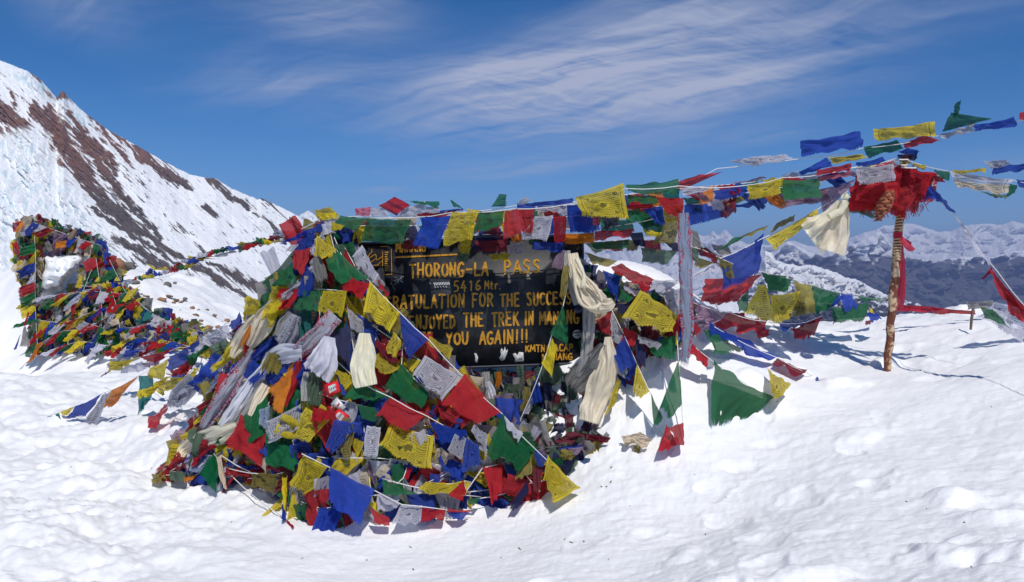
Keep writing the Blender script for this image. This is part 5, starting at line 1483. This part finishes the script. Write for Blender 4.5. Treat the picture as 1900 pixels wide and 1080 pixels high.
# ------------------------------------------------------------------ the far flag heap
LD = TPS([(a / 200, b / 200) for a, b, c in ((60, 410, 15.6), (190, 455, 15.6), (66, 650, 14.7), (200, 650, 14.2), (270, 560, 14.6), (330, 600, 13.6), (420, 640, 11.2), (300, 655, 12.8), (130, 540, 15.0), (180, 480, 15.4), (60, 530, 15.2))], [15.6, 15.6, 14.7, 14.2, 14.6, 13.6, 11.2, 12.8, 15.0, 15.4, 15.2], 1e-3)
def heap_D(u, v): return float(LD(u / 200, v / 200))
def auto_string(label, path, n, size, depth, off=.12, seed=0, keys='bwrgy', wind=(-.6, .7), group='strings of prayer flags', pr=.35, jit=.5, cordr=.0035):
    rnd = random.Random(seed * 7 + 3)
    q = np.array(path, float); tt = np.r_[0, np.cumsum(np.hypot(np.diff(q[:, 0]), np.diff(q[:, 1])))]
    def at(s): return np.interp(s, tt, q[:, 0]), np.interp(s, tt, q[:, 1])
    L = tt[-1]; st = L / n; P0 = np.array(P(*at(0), depth(*at(0)) - off)); root = empty('prayer_flag_string', P0); tag(root, label, 'prayer flags', group)
    cp_ = [np.array(P(*at(s), depth(*at(s)) - off)) for s in np.linspace(0, L, max(4, int(L / 12)))]
    V, Fc = tube(resample([p - P0 for p in cp_], .3), cordr, 4); obj('cord', mesh_from('cord', V, Fc, mats=[M_CORD]), root)
    k0 = rnd.randrange(5)
    for i in range(n):
        a = i * st + st * .04; b = (i + 1) * st - st * .04
        if rnd.random() < .06: continue
        (u0, v0), (u1, v1) = at(a), at(b)
        A, B = np.array(P(u0, v0, depth(u0, v0) - off)), np.array(P(u1, v1, depth(u1, v1) - off)); w_ = np.linalg.norm(B - A)
        mx_, mz_ = wind; dx = mx_ + rnd.uniform(-jit, jit); dz = -mz_ + rnd.uniform(-jit, jit) * .6; d = np.array((dx, rnd.uniform(-.5, .05), dz)); d = d / np.linalg.norm(d) * size * rnd.uniform(.6, 1.15)
        d2 = d + np.array((rnd.uniform(-.3, .3), rnd.uniform(-.2, .1), rnd.uniform(-.3, .3))) * size
        pin = rnd.uniform(.35, 1.0)
        C, D_ = B + d, A + d2; m = (C + D_) / 2; C = m + (C - m) * pin; D_ = m + (D_ - m) * pin
        k = keys[(k0 + i) % len(keys)]
        if rnd.random() < .12: k = rnd.choice('okvxmt')
        me = flag_mesh('flag', [A - P0, B - P0, C - P0, D_ - P0], k, rnd.random() < pr, rnd, 2.1)
        obj('flag', me, root)['label'] = CNAME[k] + ' flag'
    return root
cu, cv = 112, 508; CAPP = [cvt(a, 'K') for a in ((300, 350), (440, 345), (620, 318), (650, 345), (600, 430), (500, 500), (450, 590), (330, 640), (255, 640), (262, 540), (300, 470))]
def cap_r(th):
    best = 9
    for r in np.linspace(1, 90, 90):
        if not inside(CAPP, cu + r * cos(th), cv + r * sin(th)): return r
    return 90
def inside(poly, x, y):
    c = False; n = len(poly)
    for i in range(n):
        x0, y0 = poly[i]; x1, y1 = poly[(i + 1) % n]
        if (y0 > y) != (y1 > y) and x < (x1 - x0) * (y - y0) / (y1 - y0) + x0: c = not c
    return c
VV = []; nr_, na_ = 22, 48
for i in range(nr_):
    f = i / (nr_ - 1) * 1.25
    for j in range(na_):
        th = 2 * pi * j / na_; r = cap_r(th) * f + 2 * pnoise(th * 2, f * 3, 5); u, v = cu + r * cos(th), cv + r * sin(th)
        VV.append(P(u, v, heap_D(u, v) - .34 + .75 * f ** 2.6 + .22 * float(pnoise(u / 17, v / 11, 5)) + .04 * float(pnoise(u / 5, v / 4, 7))))
FF = [(i * na_ + j, i * na_ + (j + 1) % na_, (i + 1) * na_ + (j + 1) % na_, (i + 1) * na_ + j) for i in range(nr_ - 1) for j in range(na_)]
tag(obj('snow_cap', mesh_from('snow_cap', VV, FF, mats=[M_SNOW])), 'snow lying on the far flag heap', kind='structure')
FARS = [('string of small flags running straight down the left column of the far heap', [(62, 414), (66, 470), (65, 530), (66, 580), (70, 650)], 13, .36),
        ('long string across the middle of the far heap, ending at its left tip', [(38, 572), (62, 558), (110, 552), (150, 540), (205, 530)], 10, .38),
        ('string on the far heap just above the middle one, rising to the right', [(50, 560), (110, 546), (170, 540), (232, 545), (262, 530)], 11, .36),
        ('string low across the far heap towards the rusty boulder', [(56, 592), (120, 600), (180, 575), (240, 562), (272, 548)], 12, .40),
        ('string sagging near the foot of the far heap', [(70, 640), (110, 615), (160, 610), (210, 582), (252, 566)], 11, .38),
        ('short string hanging in the snow hollow of the far heap', [(170, 500), (152, 545), (140, 570), (120, 602)], 7, .36),
        ('string dropping down the centre of the far heap', [(178, 478), (186, 530), (190, 590), (182, 650)], 10, .36),
        ('string along the right slope of the far heap down to the near pile', [(203, 482), (232, 540), (280, 580), (340, 612), (420, 640)], 16, .36),
        ('lowest string along the foot of the far heap', [(92, 650), (150, 632), (200, 642), (262, 625), (330, 642)], 13, .36),
        ('string over the crest of the far heap above the snow cap', [(60, 412), (110, 430), (150, 444), (188, 456)], 9, .36),
        ('string halfway up the right part of the far heap', [(75, 612), (140, 592), (200, 612), (300, 602)], 12, .38),
        ('string falling through the right part of the far heap to its foot', [(226, 652), (222, 605), (214, 560), (200, 520)], 8, .36),
        ('string with red and blue flags in front of the far heap at the right', [(240, 640), (300, 630), (360, 645), (400, 655)], 8, .34),
        ('upper string at the right shoulder of the far heap', [(250, 560), (300, 592), (350, 610), (410, 622)], 8, .34)]
for i, (lb, pa_, n_, sz) in enumerate(FARS): auto_string(lb, pa_, n_, sz * .82, heap_D, .25, i, group='strings of the far flag heap')
r3 = random.Random(77)
# strands of flags of the near pile that lie between the ones in front
NEARS = [('strand of half hidden flags running down the left outline of the near pile', [(600, 455), (572, 505), (525, 575), (465, 650), (412, 735), (350, 830)], 10, 0.228, .04),
         ('strand of half hidden flags left of the orange-gold flag', [(600, 460), (575, 515), (520, 590), (480, 690), (420, 800), (370, 860)], 10, 0.228, .07),
         ('strand of half hidden flags from the pile\'s top to the bright green flag', [(600, 450), (575, 530), (545, 620), (510, 720), (470, 820), (450, 870)], 9, 0.228, .06),
         ('strand of half hidden flags dropping from the top to the foot below the red cards', [(600, 420), (598, 520), (590, 620), (575, 720), (560, 820), (548, 900)], 9, 0.228, .05),
         ('strand of half hidden flags right of the red cards', [(612, 430), (640, 540), (655, 640), (670, 740), (680, 840), (690, 930)], 9, 0.216, .05),
         ('strand of half hidden flags behind the cream fringed scarf', [(620, 440), (670, 560), (715, 660), (755, 750), (790, 840), (830, 930)], 10, 0.216, .04),
         ('strand of half hidden flags behind the yellow horse flag', [(640, 460), (700, 570), (765, 670), (830, 760), (890, 840), (950, 920)], 10, 0.204, .03),
         ('flags strung sideways across the waist of the near pile', [(400, 720), (470, 700), (540, 710), (620, 740), (700, 760), (790, 790)], 7, 0.228, .08),
         ('flags strung sideways across the lower front of the near pile', [(350, 840), (430, 820), (520, 830), (600, 850), (700, 850), (800, 860), (900, 880)], 10, 0.216, .06),
         ('flags strung along the very foot of the near pile', [(540, 925), (600, 945), (680, 920), (760, 915), (850, 915), (940, 905), (1020, 890)], 9, 0.180, .05),
         ('flags strung from the near pile\'s foot up to the left shoulder', [(310, 860), (350, 800), (400, 740), (430, 680), (460, 620)], 7, 0.204, .05),
         ('strand of flags in the gap between the near and the far pile', [(450, 600), (410, 630), (370, 660), (330, 690), (290, 715)], 6, 0.240, .06)]
for i, (lb, pa_, n_, sz, of) in enumerate(NEARS): auto_string(lb, pa_, n_, sz, pile_D, of, 40 + i, wind=(-.15, .8), jit=.8, cordr=.003, keys='bwygrbyw', pr=.5)
auto_string('rear string of overlapping flags behind the sign\'s top edge', [(600, 408), (720, 406), (860, 398), (980, 388), (1100, 376), (1260, 356)], 15, .2, lambda u, v: 5.98, 0, 61, wind=(.1, .9), jit=.35, keys='gbwry', pr=.5, cordr=.003)
auto_string('middle string of overlapping flags before the sign\'s top edge', [(620, 418), (740, 420), (860, 416), (980, 408), (1100, 398), (1265, 378)], 17, .16, lambda u, v: 5.72, 0, 63, wind=(.15, .9), jit=.35, keys='dgbym', pr=.5, cordr=.003)
auto_string('rear string of overlapping flags from the white scarf to the pole', [(1262, 352), (1340, 345), (1430, 334), (1540, 318), (1660, 298)], 11, .15, lambda u, v: float(np.interp(u, [1260, 1660], [6.0, 6.42])), 0, 65, wind=(.5, .5), jit=.4, keys='rwbgy', pr=.5, cordr=.003)
auto_string('string of bright flags overlapping right of the white scarf', [(1265, 368), (1330, 366), (1400, 356), (1470, 345)], 6, .16, lambda u, v: 6.08, 0, 69, wind=(.4, .7), jit=.4, keys='rgwyb', pr=.5, cordr=.003)
auto_string('string of small wind-twisted flags over the snow between the two piles', [(185, 534), (266, 518), (350, 495), (400, 469), (470, 456), (520, 446), (588, 428)], 26, .15, lin((180, 14.1), (270, 11.7), (350, 9.9), (450, 7.7), (520, 6.7), (600, 5.95)), 0, 71, wind=(-.9, .12), jit=.25, keys='bwrgy', pr=.2, cordr=.003)
auto_string('overlapping flags bunched behind the big yellow printed flag at the sky', [(1000, 388), (1080, 378), (1160, 362), (1260, 350), (1360, 342)], 11, .17, lambda u, v: 5.92, 0, 73, wind=(.35, .75), jit=.35, keys='gbrwy', pr=.5, cordr=.003)
auto_string('overlapping flags bunched just left of the red bundle', [(1400, 350), (1470, 338), (1550, 322), (1640, 305)], 8, .16, lambda u, v: 6.35, 0, 75, wind=(.5, .6), jit=.4, keys='vgrwb', pr=.6, cordr=.003)
auto_string('string of dark flags hanging close behind the white scarf', [(1085, 452), (1150, 446), (1230, 446), (1300, 462), (1360, 490)], 8, .11, lambda u, v: 6.0, 0, 67, wind=(.2, .9), jit=.4, keys='dxmnr', pr=.5, cordr=.003)

cloth_thing('cream_cloth', 'cream and orange cloth blowing at the top left corner of the far heap', [('k', '170,75 235,80 220,190 110,250', 'K', 15.3), ('o', '160,110 175,140 125,200 100,195', 'K', 15.2)])
cloth_thing('orange_cloth', 'bright orange cloth tied near the stick on the far heap', [('o', '400,265 480,255 470,305 395,320', 'K', 15.2)])
cloth_thing('grey_flag', 'tall grey triangular flag standing left of the far heap', [('s', '172,872 186,870 215,1025 140,1022', 'K', 14.4), ('r', '205,760 212,775 180,875 168,870', 'K', 14.4), ('b', '150,925 140,950 120,1035 95,1045', 'K', 14.4)], 'flag')
V, Fc = tube([P(*cvt((552, 170), 'K'), 15.3), P(*cvt((510, 230), 'K'), 15.3), P(*cvt((455, 352), 'K'), 15.3)], [.03, .06, .045], 8, jitter=.15, rnd=r3); tag(obj('broken_stick', mesh_from('broken_stick', V, Fc, mats=[M_WOOD])), 'dark broken stick leaning out of the far flag heap', 'stick')

# ------------------------------------------------------------------ heaps of old crumpled flags under the strings
def inside(poly, x, y):
    c = False; n = len(poly)
    for i in range(n):
        x0, y0 = poly[i]; x1, y1 = poly[(i + 1) % n]
        if (y0 > y) != (y1 > y) and x < (x1 - x0) * (y - y0) / (y1 - y0) + x0: c = not c
    return c
def rag_heap(name, label, polys, depth, n, size, keys, offs, seed, cat=None, pr=.35, kind='stuff', el=1.5, apex=None):
    """crumpled cloths in their hundreds, joined into one object"""
    rnd = random.Random(seed); ks = sorted(set(keys)); mats = []; ix = {}
    for k in ks:
        for p in ('plain', 'print'): ix[(k, p)] = len(mats); mats.append(cloth(k, p))
    m = 8; uu, vv = np.meshgrid(np.linspace(-1, 1, m), np.linspace(-1, 1, m), indexing='ij'); gf = grid_faces(m, m)
    VV, FF, UV, MI, b = [], [], [], [], 0
    for i in range(n):
        poly, wgt = polys[i % len(polys)], 1
        xs = [p[0] for p in poly]; ys = [p[1] for p in poly]
        for _ in range(60):
            u, v = rnd.uniform(min(xs), max(xs)), rnd.uniform(min(ys), max(ys))
            if inside(poly, u, v): break
        d = depth(u, v) + rnd.uniform(*offs); c = np.array(P(u, v, d)); s = size * rnd.uniform(.5, 1.2)
        # long axis mostly down the slope, sheet facing outwards with a tilt
        a = rnd.gauss(-pi / 2 if apex is None else math.atan2(-(v - apex[1]), (u - apex[0]) * 1.15), .45); ex = np.array((cos(a), rnd.uniform(-.4, .4), sin(a))); ex /= np.linalg.norm(ex)
        nr = np.array((rnd.uniform(-.6, .6), -1, rnd.uniform(-.2, .9))); nr -= ex * nr.dot(ex); nr /= np.linalg.norm(nr); ey = np.cross(nr, ex)
        s1, s2 = s * rnd.uniform(.8, el), s * rnd.uniform(.3, .8); q = rnd.random() * 100
        h = .8 * pnoise(uu * 1.2 + q, vv * 2.0 + q, 3) + .35 * np.sin(vv * rnd.uniform(2, 6) + q + uu) + .7 * np.abs(pnoise(uu * 1.5 + q, vv * 3.2, 4))
        wd_ = 1 - rnd.uniform(0, .6) * (uu * .5 + .5) * rnd.choice((1, 1, 0))
        pts_ = c + ex * (uu * s1)[..., None] + ey * (vv * s2 * wd_ + .25 * s2 * pnoise(uu * 1.3 + q, vv * .6, 6))[..., None] + nr * (h * s2)[..., None]
        VV.append(pts_.reshape(-1, 3)); FF.append(gf + b); b += m * m
        t0, t1 = rnd.random() * 5, rnd.random() * 5
        UV.append(np.c_[(vv.ravel() * .5 + .5), (-uu.ravel() * .5 + .5)]); MI.append(np.full(len(gf), ix[(rnd.choice(keys), 'print' if rnd.random() < pr else 'plain')]))
    me = mesh_from(name, np.concatenate(VV), np.concatenate(FF), uv=np.concatenate(UV), mats=mats, midx=np.concatenate(MI))
    return tag(obj(name, me), label, cat, None, kind)
MAIN = [(600, 425), (640, 440), (690, 500), (722, 585), (772, 650), (870, 705), (930, 765), (1000, 830), (1045, 880), (1030, 908), (985, 925), (900, 940), (860, 948), (760, 940), (720, 945), (680, 965), (620, 975), (580, 985), (540, 950), (532, 895), (440, 885), (380, 890), (305, 880), (300, 868), (335, 840), (370, 790), (400, 720), (390, 690), (425, 650), (465, 605), (490, 560), (545, 490), (575, 435)]
LOW = [(330, 850), (420, 800), (520, 760), (640, 740), (760, 760), (900, 800), (1010, 860), (1040, 895), (990, 920), (860, 945), (720, 940), (600, 975), (540, 940), (530, 890), (310, 878)]
rag_heap('heap_of_old_flags', 'mass of faded crumpled flags packed deep inside the near pile, toned dark for shade', [MAIN, LOW], pile_D, 1400, .12, 'sxnbmxdgvnsr', (.12, .42), 1, pr=.25, el=1.8)  # old flags; dull, dark tones put the shade of the gaps into their colour
rag_heap('crumpled_flags', 'mass of crumpled flags and rags filling the gaps of the near pile', [MAIN, LOW, LOW], pile_D, 420, .11, 'bbbrrggyyywwwwkkx', (-.02, .14), 2, el=2.1, apex=(600, 380))
UNDER = [(860, 712), (1090, 705), (1115, 730), (1110, 780), (1040, 812), (1010, 840), (960, 790), (900, 745)]
rag_heap('dark_rags', 'dark dirty rags packed under the sign', [UNDER], lambda u, v: 6.02 - .40 * (v - 705) / 115, 520, .07, 'sdmxnsdx', (-.02, .2), 3, pr=.15, el=2.6)
RIGHT = [(1050, 470), (1110, 530), (1180, 540), (1260, 560), (1300, 590), (1260, 640), (1225, 660), (1190, 640), (1170, 700), (1135, 690), (1100, 650), (1085, 560)]
R2_ = [(1280, 540), (1350, 520), (1420, 510), (1520, 530), (1640, 560), (1600, 590), (1500, 596), (1400, 600), (1320, 580)]
rag_heap('crumpled_rags', 'crumpled rags and flags bunched right of the sign', [RIGHT], pile_D, 240, .085, 'sgrmdvxnwkb', (-.02, .18), 4)
K1 = [cvt(a, 'K') for a in ((110, 120), (290, 110), (300, 340), (285, 560), (275, 1030), (250, 1030), (190, 620), (110, 400))]
K2 = [cvt(a, 'K') for a in ((220, 110), (420, 150), (740, 290), (750, 345), (640, 340), (500, 325), (440, 330), (300, 290))]
K3 = [(160, 485), (205, 472), (245, 545), (270, 562), (330, 592), (385, 620), (425, 642), (390, 655), (330, 652), (210, 655), (180, 650), (72, 650), (68, 580), (110, 558), (140, 540)]
rag_heap('far_heap_rags', 'mass of small crumpled flags covering the far heap', [K3, K1, K3, K3, K2], heap_D, 1100, .13, 'bbrrggyywssxnmdvsk', (-.1, .25), 5, pr=.3, el=1.2)
DEB = [(1000, 800), (1100, 790), (1130, 810), (1090, 850), (1070, 870), (1040, 880), (1010, 850)]
rag_heap('flag_scraps', 'scraps of torn flags trodden into the snow below the sign', [DEB], lambda u, v: min(ray_ground(u, v) - .03, 5.6), 60, .05, 'nsmdgvx', (-.03, .05), 6, el=2)
# grit and twigs on the snow
VV, FF, b = [], [], 0
for i in range(70):
    u, v = (r3.uniform(950, 1150), r3.uniform(820, 930)) if i < 30 else (r3.uniform(0, 1900), r3.uniform(720, 1070))
    D = ray_ground(u, v); c0 = np.array(P(u, v, D)); c0[2] = float(g_z(np.array([c0[0]]), np.array([c0[1]]))[0]) + .003
    s = r3.uniform(.003, .007); d = np.array((r3.uniform(-1, 1), r3.uniform(-1, 1), .3)) * s * r3.choice((1, 1.6))
    V, Fc = tube([c0 - d, c0 + d], s * .5, 4, jitter=.3, rnd=r3); VV.append(V); FF.append(Fc + b); b += len(V)
tag(obj('grit', mesh_from('grit', np.concatenate(VV), np.concatenate(FF), mats=[M_WOOD])), 'grit and bits of twig scattered on the snow', kind='stuff')
